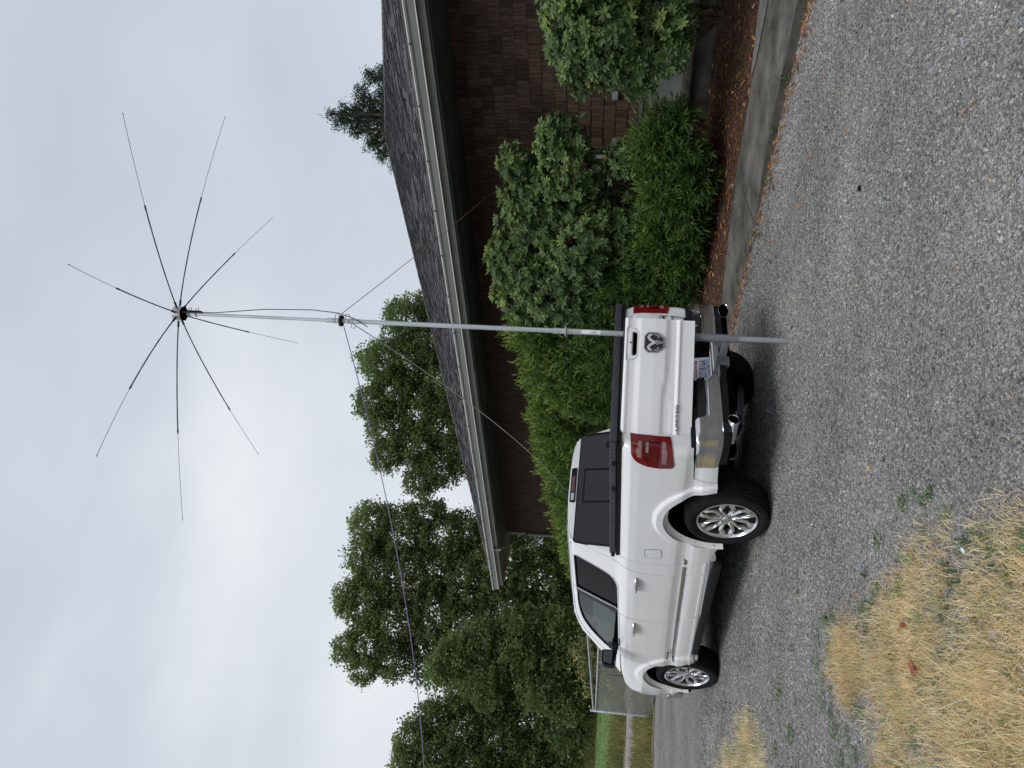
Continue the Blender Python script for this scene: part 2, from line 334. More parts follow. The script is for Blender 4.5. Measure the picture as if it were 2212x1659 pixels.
LEAF_PROTO = {}
def leaf_protos(kind, shape, material):
    if kind not in LEAF_PROTO:
        L = []
        for k in range(7):
            v, f = leaf_arrays(np.zeros((1, 3)), np.array([[1., 0, 0]]), np.array([[0, 0, 1.]]), np.array([1.]), np.array([.36 if shape == 'ob' else .2]), shape, .05+.04*k)
            L.append(fast(kind, v, f, material, var=np.full(8, [.2, .4, .5, .62, .75, .3, .85][k]), smooth=False))
        LEAF_PROTO[kind] = L
    return LEAF_PROTO[kind]
CAMP = np.array([0, 0, 1.6])
def plant(name, label, cat, loc, P, D, Nn, L, Wd, var, shape, material, twigs=None, nlead=300, grp=None, kindname='leaf', chance=None):
    """leaves nearest the viewer are leaf objects of their own, the rest one mesh"""
    root = thing(name, label, cat, loc, group=grp); loc = np.array(loc)
    dist = np.linalg.norm(P-CAMP, axis=1); out_n = np.einsum('ij,ij->i', Nn, unit(CAMP-P))
    score = dist - .8*np.abs(out_n)*(1 if chance is None else 1)
    pick = np.argsort(score+rng.uniform(0, 1.2, len(P)))[:nlead]; mask = np.ones(len(P), bool); mask[pick] = False
    V, F = leaf_arrays(P[mask]-loc, D[mask], Nn[mask], L[mask], Wd[mask], shape)
    o = mkobj('foliage', fast('foliage', V, F, material, var=np.repeat(var[mask], 8)), root); o['kind'] = 'stuff'
    pr = leaf_protos(name+'_leaf', shape, material)
    for i in pick:
        d = Vector(D[i]).normalized(); s = d.cross(Vector(Nn[i])).normalized(); u = s.cross(d); l = L[i]
        wf = Wd[i]/(.36 if shape == 'ob' else .2)
        c = bpy.data.objects.new(kindname, pr[min(6, int(var[i]*7)) if var[i] < 1 else 6]); link(c, root)
        p = P[i]-loc
        c.matrix_local = Matrix(((d.x*l, -s.x*wf, u.x*l, p[0]), (d.y*l, -s.y*wf, u.y*l, p[1]), (d.z*l, -s.z*wf, u.z*l, p[2]), (0, 0, 0, 1)))
    if twigs:
        tb = MB()
        for pts, r in twigs: tb.tube([Vector(p)-Vector(loc) for p in pts], r, 5, caps=False)
        tb.build('branches', M['twig'], root)
    return root
def gz(X):  # height of the planting bed
    return .26+np.clip((X-8.2)/3, 0, 1)*.32
def rhodo(label, blobs, nwh, base, seed):
    global rng
    rng = np.random.default_rng(seed)
    C, d = blob_surface(blobs, nwh, .55, 1.06, 1., lambda P, d: (d @ np.array([-.72, -.6, .35])) > -.25)
    axis = unit(d*.9+np.array([-.25, -.2, .55])+rng.normal(size=C.shape)*.28)
    k = 8; n = len(C)*k
    P = np.repeat(C, k, 0); A = np.repeat(axis, k, 0); ph = np.tile(np.arange(k)*2*pi/k, len(C))+np.repeat(rng.uniform(0, 6, len(C)), k)+rng.normal(size=n)*.18
    e1 = unit(np.cross(A, np.array([.3, .2, 1.])+0*A)); e2 = np.cross(A, e1)
    tilt = rng.uniform(.15, .75, n); rad = e1*np.cos(ph)[:, None]+e2*np.sin(ph)[:, None]
    D = rad*np.cos(tilt)[:, None]+A*np.sin(tilt)[:, None]; Nn = A*np.cos(tilt)[:, None]-rad*np.sin(tilt)[:, None]
    sz = np.repeat(rng.uniform(.75, 1.2, len(C)), k); L = .098*sz*rng.uniform(.8, 1.15, n); Wd = L*rng.uniform(.34, .42, n)
    top = np.repeat(d[:, 2], k)
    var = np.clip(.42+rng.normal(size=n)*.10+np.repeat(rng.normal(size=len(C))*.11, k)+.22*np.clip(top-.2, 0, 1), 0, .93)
    var = np.where(rng.random(n) < .004, .98, var)
    tw = []
    b = Vector(base)
    for c in blobs:
        q = Vector(c[:3]); m1 = b.lerp(q, .45)+Vector((random.uniform(-.15, .15), random.uniform(-.15, .15), -.1))
        tw.append(([b+Vector((random.uniform(-.15, .15), random.uniform(-.15, .15), 0)), m1, q], [.035, .022, .012]))
        for j in range(4): tw.append(([q, q+Vector(rdir(1)[0])*c[3]*.85], [.010, .004]))
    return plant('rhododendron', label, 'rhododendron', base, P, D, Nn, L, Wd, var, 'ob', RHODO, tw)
R2 = [(10.0, 7.67, 3.19, 0.5), (10.0, 8.36, 3.2, 0.43), (10.0, 6.69, 2.92, 0.52), (10.0, 5.90, 3.18, 0.22), (10.0, 5.6, 2.48, 0.36), (10.0, 5.40, 2.58, 0.2), (10.0, 6.12, 2.35, 0.5), (9.9, 7.09, 2.14, 0.7), (9.95, 6.82, 1.58, 0.44), (10.0, 5.85, 1.62, 0.24), (9.9, 8.03, 2.59, 0.65), (9.9, 8.2, 2.05, 0.52), (10.0, 7.61, 1.62, 0.42), (10.0, 8.85, 2.77, 0.4), (10.1, 6.2, 2.85, .35)]
R1 = [(9.4, 3.53, 2.3, 0.33), (9.4, 3.91, 2.10, 0.43), (9.4, 4.08, 2.25, 0.26), (9.4, 4.08, 1.68, 0.42), (9.4, 3.59, 1.92, 0.49), (9.4, 3.97, 1.19, 0.36), (9.4, 3.65, 1.06, 0.26), (9.4, 4.37, 1.44, 0.22), (9.4, 4.37, 2.10, 0.2), (9.5, 3.0, 1.9, .55), (9.5, 2.9, 1.2, .45)]
rhodo('large rhododendron with whorled green leaves against the brown shingle wall', R2, 3300, (10.2, 7.0, .5), 3)
rhodo('smaller rhododendron standing nearest the viewer at the right end of the shingle wall', R1, 1700, (9.8, 3.7, .5), 4)

def laurel(label, blobs, nsh, base, seed, Ls=.115, up=.8, bright=0., front=-.3, k=11, name='laurel_shrub', wd=.2):
    global rng
    rng = np.random.default_rng(seed)
    C, d = blob_surface(blobs, nsh, .6, 1.04, 1., lambda P, d: (d @ np.array([-.72, -.6, .35])) > front)
    ax = unit(d*.55+np.array([-.12, -.12, up])+rng.normal(size=C.shape)*.25)
    n = len(C)*k; sh = rng.uniform(.7, 1.3, len(C))
    tt = np.tile(np.linspace(0, 1, k), len(C)); A = np.repeat(ax, k, 0); P = np.repeat(C, k, 0)+A*((tt-.5)*.24*np.repeat(sh, k))[:, None]
    ph = np.tile(np.arange(k)*2.4, len(C))+np.repeat(rng.uniform(0, 6, len(C)), k)
    e1 = unit(np.cross(A, np.array([.3, .9, .2])+0*A)); e2 = np.cross(A, e1); rad = e1*np.cos(ph)[:, None]+e2*np.sin(ph)[:, None]
    el = rng.uniform(.15, .6, n)+tt*.75
    D = unit(rad*np.cos(el)[:, None]+A*np.sin(el)[:, None]+rng.normal(size=(n, 3))*.12-np.array([0, 0, .12])); Nn = A*np.cos(el)[:, None]-rad*np.sin(el)[:, None]
    L = Ls*rng.uniform(.75, 1.2, n); Wd = L*wd*rng.uniform(.85, 1.2, n)
    top = np.repeat(d[:, 2], k)
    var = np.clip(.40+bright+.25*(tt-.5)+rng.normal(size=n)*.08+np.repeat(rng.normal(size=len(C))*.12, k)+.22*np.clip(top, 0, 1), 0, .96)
    var = np.where(rng.random(n) < .0008, 1., var)
    tw = []; b = Vector(base)
    for c in blobs:
        q = Vector(c[:3]); g0 = Vector((b.x+(q.x-b.x)*.5, q.y*.8+b.y*.2, b.z))
        tw.append(([g0, g0.lerp(q, .5), q], [.03, .02, .012]))
        for j in range(5): tw.append(([q, q+Vector(rdir(1)[0])*c[3]*.9], [.008, .003]))
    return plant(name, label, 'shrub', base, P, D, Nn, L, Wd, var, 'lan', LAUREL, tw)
LOW = [(9.7, 5.28, 1.08, 0.30), (9.6, 5.55, 0.75, 0.30), (9.7, 5.01, 0.86, 0.18), (9.6, 6.06, 0.95, 0.36), (9.5, 6.36, 0.66, 0.28), (9.6, 6.85, 1.0, 0.38), (9.5, 7.17, 0.64, 0.32), (9.7, 5.55, 1.12, 0.30), (9.5, 5.9, .62, .26), (9.5, 6.7, .6, .26)]
LOW2 = [(9.7, 7.6, 1.15, 0.40), (9.6, 7.9, 0.70, 0.42), (9.7, 7.93, 1.52, 0.48), (9.6, 8.41, 1.2, 0.44), (9.7, 8.64, 1.75, 0.50), (9.6, 8.9, 1.1, .5), (9.6, 8.6, .7, .42), (9.6, 9.4, 1.6, .55), (9.6, 9.7, .9, .5)]
HT = [(9.9, 9.21, 2.95, 0.46), (9.9, 9.5, 2.3, .6), (9.9, 10.13, 2.72, 0.49), (9.9, 10.5, 2.1, .6), (9.9, 11.42, 2.58, 0.53), (9.9, 12.2, 2.55, .48), (9.9, 11.9, 2.0, .6), (9.9, 12.89, 2.46, 0.47), (9.9, 13.8, 2.4, .45), (9.9, 13.4, 1.9, .55), (9.9, 14.57, 2.28, 0.45), (9.9, 15.4, 2.2, .44), (9.9, 15.2, 1.75, .5), (9.9, 16.32, 2.08, 0.43), (9.9, 17.1, 1.9, .42), (9.9, 17.6, 1.6, .4), (9.9, 16.8, 1.5, .5), (9.9, 9.3, 1.7, .55), (9.9, 10.8, 1.5, .5)]
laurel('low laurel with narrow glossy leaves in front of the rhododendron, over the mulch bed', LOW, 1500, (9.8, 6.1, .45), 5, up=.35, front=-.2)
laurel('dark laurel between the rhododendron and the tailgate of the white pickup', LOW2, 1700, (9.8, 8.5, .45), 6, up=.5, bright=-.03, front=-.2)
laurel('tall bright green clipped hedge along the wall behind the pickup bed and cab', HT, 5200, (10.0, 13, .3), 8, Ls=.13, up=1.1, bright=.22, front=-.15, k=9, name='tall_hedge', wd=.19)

# ------------------------------------------------------------ trees
def tree(name, label, blobs, nclump, base, seed, leafsz=.185, per=21, grp=None, lo=.42, trunk_r=.35, material=TREEL, limbs=14, clump=.42):
    global rng
    rng = np.random.default_rng(seed); random.seed(seed)
    root = thing(name, label, 'tree', base, group=grp); b = Vector(base)
    C, d = blob_surface(blobs, nclump, lo, 1.08)
    n = len(C)*per
    P = np.repeat(C, per, 0)+rng.normal(size=(n, 3))*clump*.46*np.array([1, 1, .7]); D = unit(rng.normal(size=(n, 3))+np.repeat(d, per, 0)*.5-np.array([0, 0, .35])); Nn = unit(rng.normal(size=(n, 3))*.8+np.array([0, 0, .8]))
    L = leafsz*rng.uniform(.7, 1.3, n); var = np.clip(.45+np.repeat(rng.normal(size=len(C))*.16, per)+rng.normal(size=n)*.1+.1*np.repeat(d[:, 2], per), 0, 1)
    V, F = simple_leaf_arrays(P-np.array(base), D, Nn, L, L*(.75 if material is TREEL else .3))
    o = mkobj('crown', fast('crown', V, F, material, var=np.repeat(var, 4)), root); o['kind'] = 'stuff'
    top = max(blobs, key=lambda q: q[2]); cxy = np.array(blobs)[:, :3].mean(0)
    tb = MB(); mid = Vector((cxy[0], cxy[1], cxy[2]))
    p1 = b.lerp(mid, .5)+Vector((.3, -.2, 0))
    tb.tube([q-b for q in (b-Vector((0, 0, .3)), b+Vector((.05, 0, 1.2)), p1, mid, Vector(top[:3]))], [trunk_r*1.4, trunk_r, trunk_r*.8, trunk_r*.5, .05], 10)
    tb.build('trunk', M['bark'], root, smooth=True)
    bl = sorted(blobs, key=lambda q: -q[3])[:limbs]
    for q in bl:
        q3 = Vector(q[:3]); s = b.lerp(mid, random.uniform(.35, .95)); s = s if s.z < q3.z else b.lerp(mid, .3)
        lm = MB(); m1 = s.lerp(q3, .5)+Vector((0, 0, .5)); lm.tube([s-b, m1-b, q3-b], [.16, .10, .05], 6)
        for j in range(5):
            e2 = q3+Vector(rdir(1)[0])*q[3]*.95; lm.tube([m1.lerp(q3, .6+.08*j)-b, e2-b], [.05, .015], 4)
        lm.build('limb', M['bark'], root, smooth=True)
    return root
TA = [(37.55, 38.26, 17.8, 1.7), (35.16, 40.14, 18.4, 1.2), (39.91, 36.29, 16.4, 1.5), (40.99, 35.82, 14.74, 1.17), (36.03, 39.99, 17.06, 1.6), (37.92, 38.52, 16.21, 1.7), (39.2, 37.8, 14.66, 1.7), (33.97, 41.7, 17.1, 1.5), (35.64, 40.93, 15.41, 1.8), (37.5, 39.83, 13.57, 1.8), (32.6, 42.79, 17.2, 1.1), (33.62, 42.66, 15.24, 1.5), (35.02, 42.08, 13.38, 1.7), (32.63, 43.93, 13.51, 1.35), (31.7, 44.28, 14.9, 1.1), (36.39, 41.05, 12.83, 1.8), (33.49, 43.75, 11.59, 1.4), (39.17, 38.56, 12.35, 1.8), (37.31, 40.86, 10.22, 2.5), (34.09, 43.75, 9.3, 2.5)]
TB = [(29.49, 47.0, 18.3, 1.55), (27.41, 48.11, 18.7, 1.4), (24.72, 49.35, 19.3, 1.1), (21.67, 50.88, 19.0, 0.95), (24.71, 49.79, 18.16, 1.8), (22.22, 51.08, 17.77, 1.65), (26.86, 48.89, 17.5, 1.8), (29.42, 47.81, 16.17, 1.9), (26.69, 49.58, 15.5, 2.3), (23.98, 50.78, 16.11, 2.2), (21.9, 51.86, 15.78, 1.6), (20.6, 51.77, 17.7, 0.95), (30.7, 47.34, 14.66, 1.4), (29.69, 48.46, 13.18, 2.0), (27.32, 49.74, 13.59, 2.0), (24.78, 51.12, 13.27, 2.3), (27.13, 50.35, 11.21, 2.5), (24.58, 51.7, 10.93, 2.5), (30.2, 48.44, 11.87, 1.5), (28.6, 49.91, 8.99, 2.7), (25.51, 51.65, 8.35, 2.6), (27.79, 50.7, 6.2, 2.37), (24.69, 52.33, 5.6, 2.33), (29.75, 49.53, 6.7, 2.05), (26.82, 51.35, 4.43, 1.7), (30.2, 49.0, 3.8, 1.9), (31.5, 48.2, 8.5, 1.9), (25.0, 52.0, 3.0, 1.6)]
TD = [(19.6, 45.6, 9.9, 1.3), (18.47, 46.03, 8.3, 1.35), (19.9, 45.62, 6.36, 1.6), (18.88, 46.2, 4.8, 1.6), (20.3, 45.69, 3.26, 1.3), (18.79, 45.42, 11.0, 0.9), (17.9, 46.69, 3.2, 1.1), (20.6, 45.2, 8.6, 1.2), (21.4, 45.0, 6.2, 1.4), (21.6, 45.0, 4.0, 1.3)]
TC = [(16.21, 51.31, 13.0, 1.3), (14.89, 51.66, 13.1, 1.15), (17.65, 51.0, 12.0, 1.15), (15.41, 51.85, 11.54, 1.7), (18.9, 50.71, 10.5, 1.0), (17.15, 51.53, 10.0, 1.7), (15.46, 52.19, 9.47, 1.7), (19.0, 51.16, 8.2, 1.6), (16.97, 51.94, 7.6, 1.8), (18.26, 51.7, 5.87, 1.7), (16.2, 52.4, 5.68, 1.7), (19.6, 51.15, 4.19, 1.5), (17.95, 51.93, 4.03, 1.7), (16.25, 52.53, 3.0, 1.5), (13.26, 52.28, 12.2, 1.6), (13.11, 52.75, 10.02, 1.9), (14.4, 52.71, 7.86, 1.9), (14.23, 53.0, 5.19, 1.9), (12.2, 53, 7.5, 1.9), (12.5, 53, 4.5, 1.9)]
grp = None
tree('broadleaf_tree', 'tall broad-leaved tree rising behind the roof ridge, right of the mast guy line', TA, 5200, (36.5, 41.5, 1.9), 11)
tree('broadleaf_tree', 'tallest broad-leaved tree beyond the left end of the roof eave', TB, 7400, (26.5, 50.8, 1.9), 12)
tree('broadleaf_tree', 'shorter lower-crowned tree in the gap between the two tall trees, beyond the chain-link fence', TD, 2300, (19.6, 45.8, 1.7), 13, clump=.36)
tree('broadleaf_tree', 'leafy tree with a bare pale limb at the far left edge over the green field', TC, 5000, (16.0, 52.2, 1.9), 14)
# dark understorey between the trees
UB = [(13, 54.5, 3.2, 2.2), (16.5, 54, 3.4, 2.2), (20, 53.2, 3.4, 2.4), (23.2, 53.0, 3.6, 2.2), (23, 52.5, 7, 2.2), (22, 53.2, 10.5, 2.1), (22, 52.9, 13.2, 1.6), (20.4, 53, 8, 2.0), (27, 51.5, 3, 2.0), (31, 49.5, 3.5, 2.2), (34.5, 47.5, 3.4, 2.4), (34, 47.5, 6.5, 2.2), (21.3, 48, 3, 1.5), (17, 49, 2.8, 1.3)]
rng = np.random.default_rng(21)
C, d = blob_surface(UB, 2600, .4, 1.08); per = 13; n = len(C)*per
P = np.repeat(C, per, 0)+rng.normal(size=(n, 3))*.22; D = unit(rng.normal(size=(n, 3))+np.repeat(d, per, 0)*.5); Nn = unit(rng.normal(size=(n, 3))*.8+np.array([0, 0, .8])); L = .26*rng.uniform(.7, 1.3, n)
V, F = simple_leaf_arrays(P, D, Nn, L, L*.7)
tag(mkobj('far_thicket', fast('far_thicket', V, F, TREEL, var=np.repeat(np.clip(.3+np.repeat(rng.normal(size=len(C))*.14, per), 0, 1), 4))), 'dense dark thicket closing the gaps low between the far trees', 'thicket', kind='stuff')
WB = []
for k in range(46):
    a_ = radians(-178+k*4.1); R_ = 44+5*sin(k*1.9); WB.append((R_*sin(a_)*.95-4, R_*cos(a_)*.95, 3.2+1.2*sin(k*2.7), 4.2)); WB.append((R_*sin(a_)*.97-4, R_*cos(a_)*.97, 8.2+1.8*sin(k*1.3), 3.6+.7*sin(k*3.1)))
C, d = blob_surface([b_ for b_ in WB if not (b_[0] > 2 and b_[1] > 20) and not (b_[1] > 30 and b_[0] > -14)], 6000, .6, 1.08); per = 9; n = len(C)*per
P = np.repeat(C, per, 0)+rng.normal(size=(n, 3))*.5; L = .62*rng.uniform(.7, 1.3, n); V, F = simple_leaf_arrays(P, rdir(n), unit(rng.normal(size=(n, 3))*.8+np.array([0, 0, .8])), L, L*.7)
tag(mkobj('far_wood', fast('far_wood', V, F, TREEL, var=np.repeat(np.clip(.4+np.repeat(rng.normal(size=len(C))*.15, per), 0, 1), 4))), 'belt of trees on the far side of the open ground, seen mirrored in the truck', 'wood', kind='stuff')
# conifer behind the roof
CON = [(33.33, 17.2, 15.6, 0.16), (33.29, 17.57, 15.2, 0.30), (33.6, 17.1, 14.9, .26), (33.57, 17.43, 14.61, 0.50), (33.2, 18.1, 14.5, .26), (33.76, 17.53, 13.98, 0.72), (34.2, 16.75, 14.1, 0.42), (34.75, 16.1, 13.7, .30), (34.9, 15.85, 13.1, .34), (33.73, 17.99, 13.37, 0.85), (34.19, 17.27, 13.12, 0.85), (33.2, 18.8, 13.9, 0.34), (33.0, 19.2, 13.4, .34), (34.72, 16.37, 12.85, 0.6), (35.2, 15.4, 12.5, .4), (33.4, 18.9, 12.75, 0.62), (32.9, 19.7, 12.5, .42), (32.7, 20.2, 12.0, .36), (34, 17.6, 12, 1.2), (34.6, 16.4, 11.6, .9), (33.2, 19, 11.7, .9)]
tree('conifer_tree', 'ragged dark conifer top showing above the roof peak', [(a, b_, c, q*.86) for a, b_, c, q in CON], 800, (33.9, 17.6, 0), 31, leafsz=.15, per=34, lo=.3, trunk_r=.10, material=NEEDLE, limbs=21, clump=.30)

# ------------------------------------------------------------ house
house = thing('house', 'low brown cedar-shingled building with a grey hip roof and pale gutter', 'house', (11.2, 10, 0))
H0 = Vector((11.2, 10, 0))
def hb(name, boxes, m_, bevel=0, smooth=False, kind=None, parent=None):
    b_ = MB()
    for a, c in boxes: b_.box(Vector(a)-H0, Vector(c)-H0)
    return b_.build(name, m_, parent or house, bevel=bevel, smooth=smooth, kind=kind)
GX, WX, Y0, Y1 = 10.05, 11.2, 1.81, 18.65; WY1 = 17.78; WY0 = 2.7; APX, APY = 18.47, 10.23; PT = .416; RZ = 4.44
hb('wall', [((WX, WY0, 1.36), (WX+14.5, WY1, 4.16))], M['felt'])
hb('foundation', [((WX+.0, WY0, .0), (WX+14.5, WY1-.002, 1.355))], M['found'])
hb('flashing_board', [((WX-.05, WY0, 1.33), (WX-.001, WY1+.01, 1.375))], M['found'])
# roof body
Zr = lambda X: RZ+(X-GX)*PT
rb = MB(); ap = Vector((APX, APY, RZ+(APX-GX)*PT)); cs = [Vector((GX, Y0, RZ)), Vector((GX, Y1, RZ)), Vector((GX+16.84, Y1, RZ)), Vector((GX+16.84, Y0, RZ))]
dn = Vector((0, 0, -.03))
rb.add([c-H0 for c in cs]+[ap-H0]+[c-H0+dn for c in cs], [(0, 4, 1), (1, 4, 2), (2, 4, 3), (3, 4, 0), (5, 6, 7, 8), (0, 1, 6, 5), (1, 2, 7, 6), (2, 3, 8, 7), (3, 0, 5, 8)])
rb.build('roof', M['roof'], house)
# roof shingles laid in courses on the face towards the viewer
rows = []; random.seed(5); M['butt'] = mat('shingle_butt_shade', (.045, .045, .047), .95, spec=.1)  # butt faces coloured darker to paint in the shadow line of each course
sl_ = PT; nr = 60; dx = (APX-GX)/nr
for r in range(nr):
    xa = GX+r*dx-.02; xb = xa+dx*1.7; yl = Y0+(xa-GX)+.02; yr = Y1-(xa-GX)-.02; y = yl-random.uniform(0, .3)
    while y < yr:
        w = random.uniform(.14, .34); a, b_ = max(y, yl), min(y+w-.005, yr)
        if b_-a > .03: rows.append((xa, min(xb, APX), a, b_, random.uniform(.014, .034), r))
        y += w
def shingle_geo(q, th=.034):
    xa, xb, a, b_, h, r = q
    z0 = Zr(xa)+h; z1 = Zr(xb)+.004
    return [(xa, a, z0), (xb, a, z1), (xb, b_, z1), (xa, b_, z0), (xa, a, z0-th), (xa, b_, z0-th)]
near = sorted(range(len(rows)), key=lambda i: (rows[i][0]-0)**2+(rows[i][2])**2+(0 if rows[i][2] > 3.3 else 1e4))[:300]; ns = set(near)
sb = MB()
for i, q in enumerate(rows):
    g_ = [Vector(p)-H0 for p in shingle_geo(q)]; f_ = [(0, 3, 2, 1), (0, 4, 5, 3)]
    if i in ns:
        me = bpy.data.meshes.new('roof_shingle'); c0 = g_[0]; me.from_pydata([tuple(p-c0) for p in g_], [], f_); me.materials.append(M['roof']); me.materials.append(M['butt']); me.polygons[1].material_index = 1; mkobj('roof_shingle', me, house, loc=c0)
    else: sb.add(g_, f_)
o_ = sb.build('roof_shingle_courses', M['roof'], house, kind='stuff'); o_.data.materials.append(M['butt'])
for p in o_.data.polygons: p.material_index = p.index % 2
# hip cap
hc = MB()
for k in range(58):
    for (ya, sgn) in ((Y1, -1), (Y0, 1)):
        t0, t1 = k/58, (k+1.15)/58
        p = Vector((GX, ya, RZ+.012)).lerp(ap+Vector((0, 0, .012)), t0)-H0; q = Vector((GX, ya, RZ+.002)).lerp(ap+Vector((0, 0, .002)), min(1, t1))-H0; w = Vector((.09, .09*-sgn, -.02)); w2 = Vector((-.09, .09*sgn, -.02))
        hc.add([p+w, p+Vector((0, 0, .02)), p+w2, q+w, q+Vector((0, 0, .02)), q+w2], [(0, 3, 4, 1), (1, 4, 5, 2)])
hc.build('hip_cap_shingles', M['roof'], house, kind='stuff')
# eaves
hb('fascia', [((GX+.02, Y0+.02, 4.20), (GX+.06, Y1-.02, 4.405)), ((GX+.06, Y1-.06, 4.20), (GX+16, Y1-.02, 4.405))], M['house_trim'])
g_ = MB()
prof = [(GX+.018, 4.30), (GX-.085, 4.30), (GX-.095, 4.325), (GX-.105, 4.40), (GX-.125, 4.42), (GX-.125, 4.445), (GX-.108, 4.445), (GX-.095, 4.415), (GX-.08, 4.33), (GX+.018, 4.325)]
g_.prism([(x, z) for x, z in prof], lambda x, z: Vector((x, Y0-.02, z))-H0, lambda x, z: Vector((x, Y1+.02, z))-H0)
gu = g_.build('gutter', M['gutter'], house)
hb('lip', [((GX-.130, Y0-.02, 4.440), (GX-.105, Y1+.02, 4.457))], M['white_trim'], parent=gu)
hb('lower_bead', [((GX-.099, Y0-.02, 4.294), (GX-.082, Y1+.02, 4.308))], M['white_trim'], parent=gu)
for k in range(20):
    y = Y0+.6+k*.86; hb('hanger_screw', [((GX-.137, y, 4.425), (GX-.130, y+.025, 4.45))], M['ink_dark'], parent=gu)
hb('drip_edge', [((GX-.05, Y0, 4.415), (GX+.02, Y1, 4.425))], M['white_trim'])
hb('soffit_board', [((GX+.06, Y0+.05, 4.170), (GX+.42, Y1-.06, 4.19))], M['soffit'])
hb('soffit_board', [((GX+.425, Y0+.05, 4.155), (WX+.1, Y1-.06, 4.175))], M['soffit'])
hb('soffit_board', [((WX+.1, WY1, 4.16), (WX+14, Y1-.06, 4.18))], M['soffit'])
# wall shingles
random.seed(9); ws = []; exp_ = .187; ncz = 15
for r in range(ncz):
    z0 = 1.36+r*exp_; y = WY0+random.uniform(0, .1)
    while y < WY1-.06:
        w = random.choice((.11, .14, .17, .2, .24, .28))*random.uniform(.9, 1.1); w = min(w, WY1-.06-y)
        if w > .03 and (z0 > 2.45 or not (6.37-w < y < 6.50)): ws.append((y, y+w-.006, z0+random.uniform(-.006, .004), min(z0+exp_+.03, 4.155), random.uniform(.012, .022)))
        elif w > .03 and y < 6.37 and 6.365-y > .04: ws.append((y, 6.365, z0, min(z0+exp_+.03, 4.155), .015))
        if z0 <= 2.45 and y < 6.37 < y+w: y = 6.505; continue
        y += w
def wsg(q):
    a, b_, z0, z1, h = q
    return [(WX-h, a, z0), (WX-h, b_, z0), (WX-.004, b_, z1), (WX-.004, a, z1), (WX, a, z0), (WX, b_, z0)], [(0, 3, 2, 1), (0, 1, 5, 4), (0, 4, 3), (1, 2, 5)]
vis = sorted(range(len(ws)), key=lambda i: abs(ws[i][0]-4.9)*1.0+abs(ws[i][2]-2.7)*.35+(0 if 3.9 < ws[i][0] < 6.5 else .8))[:300]; vs = set(vis); sb = MB()
for i, q in enumerate(ws):
    v_, f_ = wsg(q)
    if i in vs:
        me = bpy.data.meshes.new('shingle'); c0 = Vector(v_[0]); me.from_pydata([tuple(Vector(p)-c0) for p in v_], [], f_); me.materials.append(M['shingle']); mkobj('shingle', me, house, loc=c0-H0)
    else: sb.add([Vector(p)-H0 for p in v_], f_)
sb.build('wall_shingle_courses', M['shingle'], house, kind='stuff')
hb('trim_board', [((WX-.045, 6.375, 1.376), (WX-.0235, 6.50, 2.46))], M['white_trim'], bevel=.003)
hb('corner_board', [((WX-.03, WY1-.055, .5), (WX-.0, WY1+.03, 4.155))], M['house_trim'], bevel=.003)
hb('post', [((WX-.2, 7.08, .4), (WX-.08, 7.25, 1.9))], M['wood_grey'], bevel=.006)
hb('outlet_box', [((WX-.10, 6.14, 1.62), (WX-.024, 6.26, 1.74))], M['metal_grey'], bevel=.006)
ob2 = hb('hose_tap_box', [((WX-.09, 5.38, 1.70), (WX-.024, 5.50, 1.79))], M['metal_grey'], bevel=.01)
hb('ledge', [((WX-.55, 2.7, .3), (WX-.02, 5.55, .70)), ((WX-.62, 2.7, .702), (WX-.02, 5.6, .78))], M['conc'], bevel=.008)
db = MB(); dp = [Vector(p)-H0 for p in ((GX-.03, 16.75, 4.30), (GX-.03, 16.75, 4.13), (GX+.12, 16.82, 4.02), (WX-.2, 17.66, 3.72), (WX-.07, 17.70, 3.6), (WX-.07, 17.70, .4))]
db.tube(dp, .036, 8); db.build('downspout', M['gutter'], house, smooth=True)

